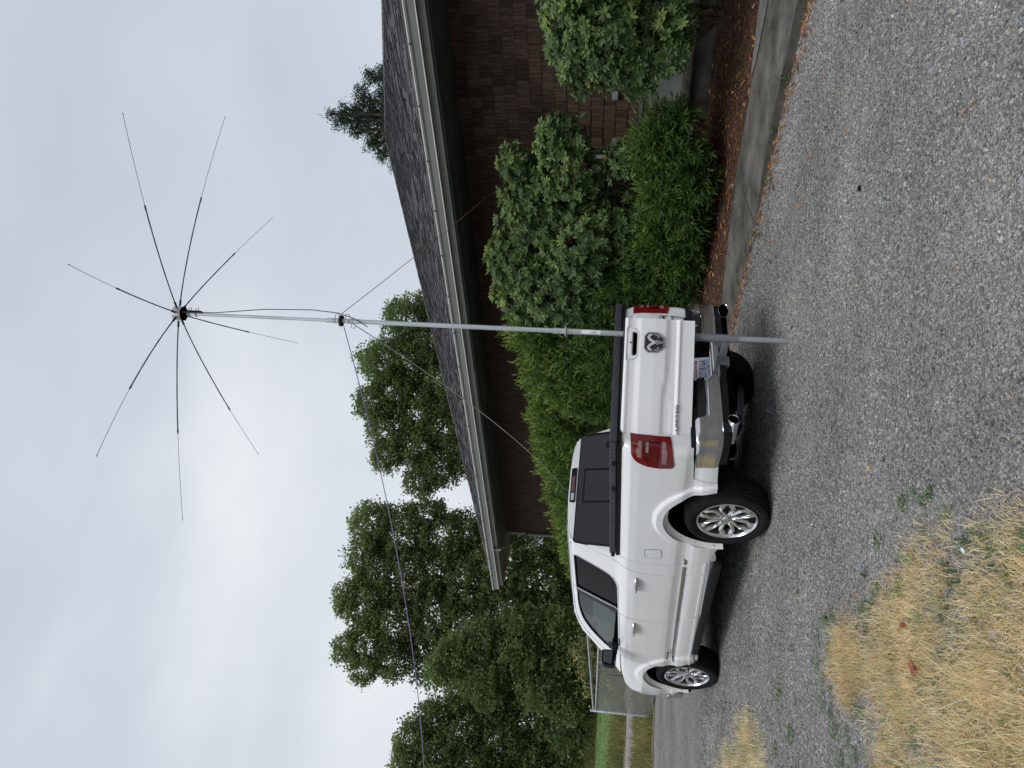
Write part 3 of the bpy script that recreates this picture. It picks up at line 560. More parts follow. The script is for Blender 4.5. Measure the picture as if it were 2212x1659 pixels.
# concrete apron slabs, bed
def rw(y): return 7.2095+.1208*y
BE = np.array([(-3, 9.6), (2, 9.5), (3.4, 9.32), (4.2, 9.10), (5.0, 9.08), (5.5, 9.10), (6.45, 8.76), (7.7, 8.30), (9, 8.35), (12, 8.75), (20, 9.7)])
def be(y): return np.interp(y, BE[:, 0], BE[:, 1])
def fh(y): return float(np.interp(y, [-3, 2.8, 3.6, 4.3, 4.9, 5.35, 7, 20], [.13, .10, .095, .08, .052, .022, .016, .016]))
rwt = thing('concrete_apron', 'weathered concrete strip of joined slabs between the gravel and the mulch bed', 'kerb', (rw(5), 5, 0))
for (a, c) in ((-3, 5.40), (5.418, 9.9), (9.915, 14.4), (14.42, 20)):
    b_ = MB(); n = max(2, int((c-a)/.12)); pr = []
    for i in range(n+1):
        y = a+(c-a)*i/n; x = rw(y); h = fh(y); xb = float(be(y)); wob = .010*sin(y*5)+.006*sin(y*13)+.004*sin(y*31); hb_ = .125
        q = [(x-.02+wob, y, -.05), (x+wob, y, h*.5), (x+wob+.004, y, h-.008), (x+wob+.016, y, h)]
        for k in range(1, 9): t = k/8; q.append((x+.016+wob+(xb-x-.016)*t, y+.02*t, h+(hb_-h)*t+.003*sin(y*3+k)))
        q.append((xb+.02, y, -.02)); pr.append(q)
    nv = len(pr[0]); v = [Vector(p)-Vector((rw(5), 5, 0)) for q in pr for p in q]; f = []
    for i in range(n):
        for k in range(nv-1): f.append((i*nv+k, i*nv+k+1, (i+1)*nv+k+1, (i+1)*nv+k))
    f.append(tuple(range(nv-1, -1, -1))); f.append(tuple(n*nv+k for k in range(nv)))
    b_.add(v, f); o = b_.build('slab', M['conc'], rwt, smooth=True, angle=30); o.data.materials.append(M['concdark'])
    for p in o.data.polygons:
        if abs(p.normal.z) < .6: p.material_index = 1  # steep slab faces take the darker concrete
    if a > 0:
        xa_, xb_, za_ = rw(a)-7.813+.02, float(be(a))-7.813-.01, fh(a)-.006
        MB().add([(xa_, a-5.018, za_), (xb_, a-4.998, .117), (xb_, a-5.016, .117), (xa_, a-5.0, za_), (xa_, a-5.018, -.02), (xb_, a-5.016, -.02)], [(0, 3, 1, 2), (0, 2, 5, 4)]).build('joint_filler', M['dark'], rwt)
M['conc_pale'] = mat('paler_concrete', (.10, .10, .094), .85, spec=.2, col2=(.21, .21, .20), scale=3, bump=.3)
MB().add([(8.93, -3, .122), (9.62, -3, .150), (9.52, 2, .150), (9.34, 3.4, .148), (9.11, 4.3, .140), (9.02, 4.0, .128), (8.95, 3.3, .122)], [tuple(range(7))]).build('edge_strip', M['conc_pale'], rwt, loc=(-7.813, -5, .004))
def bedz(X, Y):
    X0 = be(Y); return .115+np.clip((X-X0)/np.maximum(11.2-X0, .5), 0, 1)**1.15*.42
n = 80; ys = np.linspace(-3, 20, n); t = np.linspace(0, 1, 24); Y, T = np.meshgrid(ys, t, indexing='ij'); X0 = be(Y)-.015; X = X0+(11.3-X0)*T
rng = np.random.default_rng(2); Z = bedz(X, Y)+.012*np.sin(X*9+Y*3)*np.sin(Y*7)+rng.normal(size=X.shape)*.006
i = np.arange(n*24).reshape(n, 24); F = np.stack([i[:-1, :-1], i[1:, :-1], i[1:, 1:], i[:-1, 1:]], -1).reshape(-1, 4)
tag(mkobj('mulch_bed', fast('mulch_bed', np.stack([X, Y, Z], -1).reshape(-1, 3), F[:, ::-1], M['mulch'], smooth=True)), kind='structure')
# litter on the bed and along the wall foot
n = 12000; Y = rng.uniform(2.2, 9.5, n); X = be(Y)-.03+rng.random(n)**.9*2.2; P = np.stack([X, Y, bedz(X, Y)+.008+rng.random(n)*.02], -1)
D = rng.normal(size=(n, 3))*np.array([1, 1, .22]); V, F = simple_leaf_arrays(P, D, unit(rng.normal(size=(n, 3))*.4+np.array([0, 0, 1])), rng.uniform(.02, .065, n), rng.uniform(.008, .022, n))
tag(mkobj('bark_chips', fast('bark_chips', V, F, LITTER, var=np.repeat(np.clip(rng.normal(size=n)*.2+.38, 0, 1), 4))), 'shredded bark and dry leaf bits covering the bed', 'mulch', kind='stuff')
n = 620; Y = rng.uniform(2.6, 8.2, n); X = be(Y)-.02+rng.random(n)*1.7; P = np.stack([X, Y, bedz(X, Y)+.02+rng.random(n)*.015], -1)
V, F = leaf_arrays(P, rng.normal(size=(n, 3))*np.array([1, 1, .2]), unit(rng.normal(size=(n, 3))*.45+np.array([0, 0, 1])), rng.uniform(.06, .10, n), rng.uniform(.018, .03, n), 'lan')
tag(mkobj('fallen_leaves', fast('fallen_leaves', V, F, LITTER, var=np.repeat(np.clip(rng.normal(size=n)*.13+.75, 0, 1), 8))), 'orange fallen leaves lying on the mulch bed', 'fallen leaves', kind='stuff')
n = 760; Y = rng.uniform(1.8, 7.5, n); X = rw(Y)-.05-np.abs(rng.normal(size=n))*.16-(rng.random(n) < .07)*rng.random(n)*2.5; P = np.stack([X, Y, np.full(n, .018)+rng.random(n)*.012], -1)
V, F = leaf_arrays(P, rng.normal(size=(n, 3))*np.array([1, 1, .15]), unit(rng.normal(size=(n, 3))*.45+np.array([0, 0, 1])), rng.uniform(.03, .085, n), rng.uniform(.012, .026, n), 'lan')
tag(mkobj('fallen_leaves', fast('fallen_leaves', V, F, LITTER, var=np.repeat(np.clip(rng.normal(size=n)*.16+.68, 0, 1), 8))), 'rusty fallen leaves blown against the front edge of the concrete apron', 'fallen leaves', kind='stuff')

# ------------------------------------------------------------ grass and weeds
def inpoly(P, poly):
    x, y = P[:, 0], P[:, 1]; r = np.zeros(len(P), bool); n = len(poly); j = n-1
    for i in range(n):
        xi, yi = poly[i]; xj, yj = poly[j]
        c = ((yi > y) != (yj > y)) & (x < (xj-xi)*(y-yi)/(yj-yi+1e-12)+xi); r ^= c; j = i
    return r
def scatter(poly, n):
    a = np.array(poly); lo, hi = a.min(0), a.max(0); out_ = []
    c = 0
    while c < n:
        P = rng.uniform(lo, hi, (n*2, 2)); P = P[inpoly(P, poly)]; out_.append(P); c += len(P)
    return np.concatenate(out_)[:n]
def blades(P, H, lean, wid, seg=3):
    """curved grass blades; P base (n,3), H length, lean 2D direction * amount"""
    n = len(P); ts = np.linspace(0, 1, seg+1); a = rng.uniform(0, 2*pi, n); s = np.stack([np.cos(a), np.sin(a), 0*a], -1)
    V = []
    for t in ts:
        c = P+np.stack([lean[:, 0]*H*t**1.4, lean[:, 1]*H*t**1.4, H*t*np.sqrt(np.maximum(.05, 1-(lean**2).sum(1)*t*.9))], -1)
        w = (wid*(1-t)**.6+.0004)[:, None]; V += [c-s*w, c+s*w]
    V = np.stack(V, 1); k = 2*(seg+1); tri = []
    for i in range(seg): tri += [[2*i, 2*i+1, 2*i+3], [2*i, 2*i+3, 2*i+2]]
    F = (np.arange(n)[:, None, None]*k+np.array(tri)[None]).reshape(-1, 3)
    return V.reshape(-1, 3), F, k
rng = np.random.default_rng(77)
GP = [(1.88, 2.50), (2.12, 2.88), (2.38, 3.38), (2.44, 3.76), (2.50, 4.08), (2.40, 4.32), (2.60, 4.80), (2.66, 5.12), (2.60, 5.34), (2.35, 5.40), (2.15, 5.15), (1.90, 4.85), (1.62, 4.80), (1.45, 5.35), (.6, 5.9), (-.6, 5.0), (-.6, 1.8), (.9, 1.3), (1.35, 1.8)]
def tufts(name, label, poly, ntuft, per, hmin, hmax, material, varc, varsd, spread=.03, leanamt=.75, wid=.0016, dens=None, greenp=.12, cat='grass', zf=None):
    T = scatter(poly, ntuft)
    if dens is not None: T = T[rng.random(len(T)) < dens(T)]
    nT = len(T); n = nT*per; hs = np.repeat(rng.uniform(hmin, hmax, nT), per); B = np.repeat(T, per, 0)+rng.normal(size=(n, 2))*spread
    ld = np.repeat(rng.normal(size=(nT, 2))*.25, per, 0)+rng.normal(size=(n, 2))*.42; l = np.linalg.norm(ld, axis=1, keepdims=True); ld = ld/np.maximum(l, 1e-6)*np.minimum(l, .97)*leanamt*1.25
    l = np.linalg.norm(ld, axis=1, keepdims=True); ld = ld*np.minimum(1, .97/np.maximum(l, 1e-6))
    z = np.zeros(n) if zf is None else zf(B[:, 0], B[:, 1])
    V, F, k = blades(np.stack([B[:, 0], B[:, 1], z], -1), hs*rng.uniform(.5, 1.15, n), ld, np.full(n, wid)*rng.uniform(.6, 1.5, n))
    tv = rng.normal(size=nT)*varsd+varc; tv = np.where(rng.random(nT) < greenp, rng.uniform(.90, 1., nT), np.minimum(tv, .86)); var = np.clip(np.repeat(tv, per)+rng.normal(size=n)*.04, 0, 1)
    return tag(mkobj(name, fast(name, V, F, material, var=np.repeat(var, k))), label, cat, kind='stuff')
def pdist(P, loop):
    A = np.array(loop); B = np.roll(A, -1, 0); d = np.full(len(P), 9.)
    for a, b_ in zip(A, B):
        ab = b_-a; t = np.clip(((P-a) @ ab)/max(ab @ ab, 1e-12), 0, 1); d = np.minimum(d, np.linalg.norm(P-a-t[:, None]*ab, axis=1))
    return d
S2 = [(3.45, 11.2), (3.50, 9.85), (3.44, 8.65), (3.15, 7.85), (2.79, 7.60), (2.40, 7.45), (.5, 8), (1, 11.5)]
thin = lambda T: np.clip(1.15-.55*np.clip((T[:, 0]-1.5)*1.6, 0, 1)*np.clip((3.9-T[:, 1])*.9, 0, 1), .3, 1)
edge = lambda loop, w: (lambda T: patch(T)*thin(T)*np.clip(pdist(T, loop)/w+.10+.3*np.sin(T[:, 0]*17)*np.sin(T[:, 1]*15), .04, 1))
patch = lambda T: np.clip(.62+.5*np.sin(T[:, 0]*5.1+1)*np.sin(T[:, 1]*4.3)+.25*np.sin(T[:, 0]*13)*np.sin(T[:, 1]*11+2), .12, 1)
tufts('dry_grass', 'straw coloured dry grass growing over the gravel in the near corner', GP, 10500, 14, .028, .080, STRAW, .58, .2, .038, .85, .0013, edge(GP, .34), .15)
tufts('matted_straw', 'flattened broken straw lying matted between the grass tufts', GP, 5200, 12, .04, .10, STRAW, .50, .2, .07, 1.2, .0012, edge(GP, .22), .03, 'straw')
tufts('dry_grass', 'longer dry grass stalks leaning over each other in the near left corner', [(.9, 1.8), (1.4, 2.5), (1.7, 3.4), (1.6, 4.4), (.4, 5), (-.4, 3)], 420, 9, .09, .17, STRAW, .64, .12, .04, .85, .0012, None, .25)
tufts('dry_grass', 'brown matted grass clumps along the ragged gravel edge', [(2.15, 4.55), (2.6, 4.7), (2.45, 5.3), (2.0, 5.0)], 70, 22, .04, .08, STRAW, .30, .10, .04, .8, .0013, None, .05)
tufts('dry_grass', 'dry grass patch beyond the gravel track beside the front wheel', S2, 5600, 14, .035, .11, STRAW, .60, .19, .06, .8, .0018, edge(S2, .45), .16)
tufts('green_weeds', 'green weed tufts dotted through the dry grass and its edge', GP, 330, 20, .02, .07, WEED, .5, .25, .03, .8, .0026, None, 0, 'weeds')
def weed_patch(name, label, spots, material, h, lf, n1):
    Vs = []; Fs = []; vs_ = []; b0 = 0
    for (x, y, r, z) in spots:
        n = int(n1*r/.1); a = rng.uniform(0, 2*pi, n); rr = r*np.sqrt(rng.random(n)); P = np.stack([x+rr*np.cos(a), y+rr*np.sin(a), z+rng.random(n)**1.2*h], -1)
        D = unit(rng.normal(size=(n, 3))*np.array([1, 1, .6])+np.array([0, 0, .25])); v, f = leaf_arrays(P, D, unit(rng.normal(size=(n, 3))*.5+np.array([0, 0, 1])), lf*rng.uniform(.6, 1.3, n), lf*.42*rng.uniform(.6, 1.3, n), 'ov')
        Vs.append(v); Fs.append(f+b0); b0 += len(v); vs_.append(np.repeat(rng.random(n), 8))
    return tag(mkobj(name, fast(name, np.concatenate(Vs), np.concatenate(Fs), material, var=np.concatenate(vs_))), label, 'weeds', kind='stuff')
weed_patch('grey_green_weeds', 'pale grey-green mugwort creeping along the edge of the dry grass', [(2.70, 5.05, .04, 0), (2.76, 5.25, .05, 0), (2.72, 5.45, .05, 0), (2.60, 5.56, .06, 0), (2.45, 5.50, .05, 0), (2.33, 5.58, .08, 0), (2.20, 5.44, .06, 0), (2.07, 5.40, .08, 0), (1.95, 5.18, .07, 0), (1.87, 5.36, .06, 0), (1.80, 5.05, .05, 0), (1.70, 5.25, .07, 0), (1.55, 5.1, .05, 0), (1.58, 5.42, .08, 0), (2.47, 3.34, .03, 0), (2.56, 3.40, .03, 0), (2.46, 4.45, .03, 0), (1.75, 3.6, .04, 0), (1.9, 3.45, .04, 0), (2.3, 3.6, .04, 0), (1.6, 4.4, .05, 0)], SAGE, .045, .017, 210)
weed_patch('gravel_weeds', 'small leafy green weeds sprouting from the gravel', [(2.67, 3.99, .06, 0), (2.6, 4.3, .03, 0), (2.6, 3.55, .05, 0), (2.45, 3.25, .05, 0), (2.75, 5.2, .04, 0), (2.9, 6.8, .07, 0), (3.0, 6.2, .03, 0), (2.45, 6.6, .08, 0), (2.1, 6.9, .06, 0), (2.55, 7.2, .06, 0), (3.3, 5.8, .02, 0)], WEED, .03, .028, 70)
weed_patch('wall_foot_weeds', 'little green weeds growing along the front edge of the concrete apron', [(7.57, 3.5, .05, 0), (7.63, 3.55, .04, .09), (7.7, 4.12, .05, .02), (7.76, 5.25, .05, .02), (7.5, 4.6, .06, 0), (7.72, 5.5, .08, 0), (7.5, 5.3, .05, 0)], WEED, .09, .03, 60)
weed_patch('bed_weeds', 'bright green seedlings on the mulch bed', [(9.57, 4.39, .08, .19), (9.62, 4.15, .07, .2), (9.75, 5.05, .06, .2), (10.9, 3.9, .22, .44), (10.7, 3.5, .2, .42), (9.5, 5.7, .05, .17)], WEED, .05, .03, 90)
# meadow weeds beyond the fence
dv = np.array([.34, .94]); dv /= np.linalg.norm(dv); qv = np.array([dv[1], -dv[0]])
def spoly(s0, s1, t0, t1): return [tuple(dv*s+qv*t) for s, t in ((s0, t0), (s0, t1), (s1, t1), (s1, t0))]
tufts('verge_weeds', 'brown and green weeds on the verge past the fence post', spoly(22.9, 29, -9, 9), 3300, 12, .15, .42, MEADOW, .55, .25, .12, .6, .007, None, 0, 'weeds', ter)
tufts('verge_weeds', 'dry brown weeds beyond the gravel path', spoly(32.4, 37, -10, 10), 2200, 12, .25, .6, MEADOW, .45, .2, .15, .6, .010, None, 0, 'weeds', ter)
tufts('field_grass', 'short bright grass on the mown field', spoly(39.8, 50.5, -12, 14), 3200, 10, .06, .16, WEED, .6, .2, .3, .6, .014, None, 0, 'grass', ter)
tufts('meadow_weeds', 'tall dull meadow weeds in front of the far trees', spoly(50.5, 54, -14, 16), 2200, 12, .4, .9, MEADOW, .38, .2, .25, .6, .016, None, 0, 'weeds', ter)
rng = np.random.default_rng(90)
BR = [(14+1.1*k*.62, 33-.35*k, float(ter(14+1.1*k*.62, 33-.35*k))+.9+.25*sin(k*1.7), .95+.2*sin(k*2.3)) for k in range(20)]
C, d = blob_surface(BR, 1500, .5, 1.1); per = 11; n = len(C)*per; P = np.repeat(C, per, 0)+rng.normal(size=(n, 3))*.12; L = .12*rng.uniform(.6, 1.4, n)
V, F = simple_leaf_arrays(P, rdir(n), unit(rng.normal(size=(n, 3))*.7+np.array([0, 0, .8])), L, L*.7); vv = np.clip(np.repeat(rng.normal(size=len(C))*.22+.38, per)+rng.normal(size=n)*.08, 0, .93); vv = np.where(rng.random(n) < .03, 1, vv)
tag(mkobj('bramble_thicket', fast('bramble_thicket', V, F, MEADOW, var=np.repeat(vv, 4))), 'yellowing brambles with pale seed heads just beyond the chain-link fence', 'brambles', kind='stuff')

# ------------------------------------------------------------ gravel stones (instanced)
rng = np.random.default_rng(55)
stones = bpy.data.collections.new('stone_shapes')
for k in range(6):
    a = np.array([(0, 0, 1), *[(.894*cos(i*2*pi/5), .894*sin(i*2*pi/5), .447) for i in range(5)], *[(.894*cos((i+.5)*2*pi/5), .894*sin((i+.5)*2*pi/5), -.447) for i in range(5)], (0, 0, -1)])
    f = [(0, i+1, (i+1) % 5+1) for i in range(5)]+[(i+1, 6+i, (i+1) % 5+1) for i in range(5)]+[((i+1) % 5+1, 6+i, 6+(i+1) % 5) for i in range(5)]+[(11, 6+(i+1) % 5, 6+i) for i in range(5)]
    v = a*(1+rng.normal(size=(12, 1))*.16)*np.array([1.15, .85, .6])*.5
    o = bpy.data.objects.new('stone', fast('stone', v, np.array(f), STONE)); stones.objects.link(o)
def gn_scatter(name, P, sc, var, label, cat='gravel'):
    n = len(P); me = bpy.data.meshes.new(name); me.vertices.add(n); me.vertices.foreach_set('co', P.astype(np.float32).ravel())
    for an, ty, key, val in (('sc', 'FLOAT', 'value', sc), ('var', 'FLOAT', 'value', var), ('rot', 'FLOAT_VECTOR', 'vector', np.stack([rng.normal(size=n)*.35, rng.normal(size=n)*.35, rng.uniform(0, 6.28, n)], -1))):
        at = me.attributes.new(an, ty, 'POINT'); at.data.foreach_set(key, np.asarray(val, np.float32).ravel())
    at = me.attributes.new('idx', 'INT', 'POINT'); at.data.foreach_set('value', rng.integers(0, 6, n).astype(np.int32))
    o = mkobj(name, me); tag(o, label, cat, kind='stuff')
    ng = bpy.data.node_groups.new(name, 'GeometryNodeTree'); ng.interface.new_socket('Geometry', in_out='INPUT', socket_type='NodeSocketGeometry'); ng.interface.new_socket('Geometry', in_out='OUTPUT', socket_type='NodeSocketGeometry')
    gi = ng.nodes.new('NodeGroupInput'); go = ng.nodes.new('NodeGroupOutput'); ip = ng.nodes.new('GeometryNodeInstanceOnPoints'); ci = ng.nodes.new('GeometryNodeCollectionInfo'); ci.inputs[0].default_value = stones; ci.inputs[1].default_value = True; ci.inputs[2].default_value = True
    def na(nm, ty):
        q = ng.nodes.new('GeometryNodeInputNamedAttribute'); q.data_type = ty; q.inputs[0].default_value = nm; return q.outputs[0]
    ng.links.new(gi.outputs[0], ip.inputs['Points']); ng.links.new(ci.outputs[0], ip.inputs['Instance']); ip.inputs['Pick Instance'].default_value = True
    ng.links.new(na('idx', 'INT'), ip.inputs['Instance Index']); ng.links.new(na('rot', 'FLOAT_VECTOR'), ip.inputs['Rotation']); ng.links.new(na('sc', 'FLOAT'), ip.inputs['Scale']); ng.links.new(ip.outputs[0], go.inputs[0])
    md = o.modifiers.new('scatter', 'NODES'); md.node_group = ng
    return o
n = 330000; yy = rng.random(n); dd = 1.9+11.0*rng.random(n)**1.3; an = radians(43.2)+rng.uniform(-.62, .58, n); X = dd*np.sin(an); Y = dd*np.cos(an)
k = (X < rw(Y)-.03) & (np.hypot(X-5.38, (Y-8.3)/2.6) > .0); X, Y, dd = X[k], Y[k], dd[k]
dens = rng.random(len(X)) < np.where(inpoly(np.stack([X, Y], -1), GP), .75, 1); X, Y, dd = X[dens], Y[dens], dd[dens]; n = len(X)
sc = (.0075+.0105*rng.random(n)**2.2)*(1+.10*np.maximum(dd-3, 0)); big = rng.random(n) < .006; sc = np.where(big, sc*1.9, sc)
clump_v = .13*np.sin(X*1.7+Y)*np.sin(Y*2.3-X*.6)+.12*np.sin(X*4.1+1.3*np.sin(Y*1.9))*np.sin(Y*1.3+X*.8)+.09*np.sin(X*9+Y*3)*np.sin(Y*7-X*2)
gn_scatter('gravel_stones', np.stack([X, Y, sc*.10], -1), sc, np.clip(rng.beta(2.2, 2.4, n)*.92+clump_v*.6+(rng.random(n) < .012)*.5, 0, 1), 'loose grey crushed gravel covering the drive')

def pebble(label, cat, x, y, s, m_, name='pebble', flat=.6, z=0.):
    b_ = MB(); import bmesh
    bm = bmesh.new(); bmesh.ops.create_icosphere(bm, subdivisions=2, radius=s)
    ph = random.uniform(0, 9)
    for v in bm.verts: v.co *= 1+.14*sin(v.co.x/s*2.2+ph)+.1*sin(v.co.y/s*3+ph*2); v.co.z *= flat
    me = bpy.data.meshes.new(name); bm.to_mesh(me); bm.free(); me.materials.append(m_)
    for p in me.polygons: p.use_smooth = True
    o = mkobj(name, me, loc=(x, y, z+s*flat*.6)); return tag(o, label, cat)
pebble('pale rounded pebble alone on the open gravel in front of the concrete apron', 'pebble', 4.04, 2.49, .015, M['pebble'])
pebble('pale round pebble near the bottom frame edge below the mast', 'pebble', 2.88, 2.03, .015, M['pebble'])
pebble('white pebble at the near right corner of the gravel', 'pebble', 3.44, 1.40, .013, M['pebble'])
pebble('smooth grey-brown stone half sunk in the brown dry grass', 'stone', 1.96, 4.59, .03, mat('brown_stone', (.22, .18, .15), .8, var=.2, bump=.2))
pebble('grey stone among the flattened straw at the near edge', 'stone', 1.62, 3.07, .026, mat('grey_stone', (.30, .28, .27), .8, var=.2, bump=.2))
pebble('small black lump lying on the gravel between mast foot and concrete apron', 'stone', 4.75, 2.96, .022, M['rubber'])
b_ = MB().box((-.045, -.018, 0), (.05, .02, .022)); o = b_.build('brick_fragment', M['red_brick'], bevel=.004, loc=(1.83, 3.87, .02)); o.rotation_euler = (.1, .15, .5); tag(o, 'red brick fragment lying in the middle of the dry grass', 'brick')
b_ = MB().box((-.025, -.014, 0), (.03, .015, .016)); o = b_.build('brick_fragment', M['red_brick'], bevel=.003, loc=(2.05, 3.86, .03)); o.rotation_euler = (.2, .1, 1.2); tag(o, 'smaller rusty brick chip beside a white scrap in the dry grass', 'brick')
b_ = MB().add([(-.022, -.006, 0), (.014, -.008, .002), (.022, 0, .004), (.014, .008, .002), (-.022, .006, 0)], [(0, 1, 4), (1, 3, 4), (1, 2, 3)]); o = b_.build('paper_scrap', M['white_trim'], loc=(1.98, 3.02, .05)); o.rotation_euler = (.2, .1, .6); tag(o, 'torn white paper scrap on the straw by the gravel edge', 'litter')
b_ = MB().tube([(0, 0, 0), (.05, .06, .003), (.09, .14, .0)], [.003, .0025, .002], 5); o = b_.build('stick', M['rope_red'], loc=(3.58, 1.76, .014)); tag(o, 'thin pale stick lying on the near gravel', 'stick')

# ------------------------------------------------------------ chain-link fence
FX = 8.22
fence = thing('chain_link_fence', 'galvanised chain-link fence running behind the pickup bonnet', 'fence', (FX, 21.85, 0)); F0 = Vector((FX, 21.85, 0))
def fb(name, fn, m_=None, **k):
    b_ = MB(); fn(b_); return b_.build(name, m_ or M['galv'], fence, smooth=True, **k)
fp = fb('fence_post', lambda b_: b_.tube([(0, 0, -.1), (0, 0, 1.66), (0, 0, 1.69)], [.038, .038, .02], 10))
MB().tube([(0, 0, 1.66), (0, 0, 1.70), (0, 0, 1.72)], [.045, .04, .01], 10).build('post_cap', M['metal_grey'], fp, smooth=True)
for z_ in (.35, .8, 1.25): MB().tube([(0, 0, z_), (0, 0, z_+.03)], [.046, .046], 10).build('band', M['metal_grey'], fp, smooth=True)
fb('fence_post', lambda b_: b_.tube([(0, 18.66-21.85, -.1), (0, 18.66-21.85, 1.57)], .024, 8))
fb('fence_post', lambda b_: b_.tube([(0, 17.27-21.85, -.1), (0, 17.27-21.85, 1.82)], .024, 8))
fb('fence_post', lambda b_: b_.tube([(0, 14.2-21.85, -.1), (0, 14.2-21.85, 1.9)], .024, 8))
fb('top_rail', lambda b_: b_.tube([(0, 0, 1.62), (0, -4.5, 1.84), (0, -7.6, 1.92)], .021, 8))
fb('middle_rail', lambda b_: b_.tube([(0, 0, 1.56), (0, -4.6, 1.57), (0, -7.6, 1.57)], .024, 8))
wb = MB(); Lf = 7.6; Hf = 1.52; st = .062
k = -Hf
while k < Lf:
    for sg in (1, -1):
        y0_, z0_ = (k, .03) if sg == 1 else (k, .03+Hf)
        a0 = max(0, -k); a1 = min(Hf, Lf-k)
        if a1 > a0+.02:
            p = (.004*sg, -(k+a0), z0_+sg*a0); q = (.004*sg, -(k+a1), z0_+sg*a1); wb.bar(p, q, .0055)
    k += st*1.0
wb.build('wire_mesh', M['wire'], fence, kind='stuff')
wb = MB(); k = 0
while k < 5.2:
    wb.tube([(0, -k, 1.60+k*.04), (.01, -k-.03, 1.66+k*.045), (0, -k-.06, 1.60+k*.04)], .004, 4, caps=False); k += .085
wb.build('wire_ties', M['wire'], fence, kind='stuff')

# ------------------------------------------------------------ pickup truck
TX, TY, RK = 5.38, 6.46, .033
truck = thing('pickup_truck', 'white four-door pickup with the tailgate door swung ajar, parked on gravel beside the hedge', 'pickup truck', (TX, TY, 0))
zk = np.array([.36, .44, .52, .62, .68, .715, .76, .80, .86, .92, 1.1, 1.28, 1.36, 1.40, 1.44, 1.47, 1.55, 1.70, 1.84, 1.92, 1.97, 2.0]); hk = np.array([.90, .945, .972, .988, .99, .980, .972, .980, 1.002, 1.008, 1.012, 1.004, .992, .972, .944, .925, .895, .838, .784, .748, .70, .62])
zd = np.linspace(.3, 2.05, 351); hd = np.interp(zd, zk, hk); kk = np.exp(-np.linspace(-2, 2, 7)**2); hd = np.convolve(np.pad(hd, 3, 'edge'), kk/kk.sum(), 'valid')
WC = [(.02, .47), (3.692, .55)]; AA, AB = .485, .555
def hw(y, z):
    h = np.interp(z, zd, hd)
    for yc, zc in WC:
        rho = np.sqrt(((y-yc)/AA)**2+((z-zc)/AB)**2); t = np.clip((1.20-rho)/.09, 0, 1); t = t*t*t*(10-15*t+6*t*t); h = h+.036*t*np.clip((1.35-z)/.1, 0, 1)
    h = h-.10*np.clip((y-3.9)/.75, 0, 1)**2-.05*np.clip((y-3.2)/1.5, 0, 1)*np.clip((z-1.1)/.3, 0, 1)
    g_ = np.clip((z-1.44)/.4, 0, 1); h = h-.08*g_*np.clip((y-2.6)/1., 0, 1)
    return h
def zs(v): return v+.07*np.maximum(0, v-1.46)
def side_map(off=0.):
    def f(u, v):
        y = u.copy() if hasattr(u, 'copy') else u
        R = .085; ub = -.945; q = R*pi/2
        h0 = hw(np.maximum(u, ub), v)+off
        th = np.clip((ub-u)/R, 0, pi/2); ex = np.maximum(0, ub-q-u)
        x = -(h0-R*(1-np.cos(th))-ex); yy = np.where(u >= ub, u, ub-(R+off)*np.sin(th))
        return np.stack([x, yy, zs(v)-RK*yy], -1)
    return f
def dens(loop, res):
    o_ = []
    for i in range(len(loop)):
        a = np.array(loop[i], float); b_ = np.array(loop[(i+1) % len(loop)], float); n = max(1, int(np.ceil(np.linalg.norm(b_-a)/res)))
        for k in range(n): o_.append(tuple(a+(b_-a)*k/n))
    return o_
def roundp(loop, r, n=4):
    o_ = []; L = len(loop)
    for i in range(L):
        p = Vector(loop[i][:2]); a = Vector(loop[i-1][:2]); b_ = Vector(loop[(i+1) % L][:2]); rr = loop[i][2] if len(loop[i]) > 2 else r
        rr = min(rr, (a-p).length*.45, (b_-p).length*.45)
        if rr < 1e-4: o_.append(tuple(p)); continue
        p0 = p+(a-p).normalized()*rr; p1 = p+(b_-p).normalized()*rr
        for k in range(n+1):
            t = k/n; o_.append(tuple(p0*(1-t)**2+p*2*t*(1-t)+p1*t*t))
    return o_
def segdist(P, loop):
    A = np.array(loop); B = np.roll(A, -1, 0); d = np.full(len(P), 9.)
    for a, b_ in zip(A, B):
        ab = b_-a; t = np.clip(((P-a) @ ab)/max(ab @ ab, 1e-12), 0, 1); d = np.minimum(d, np.linalg.norm(P-a-t[:, None]*ab, axis=1))
    return d
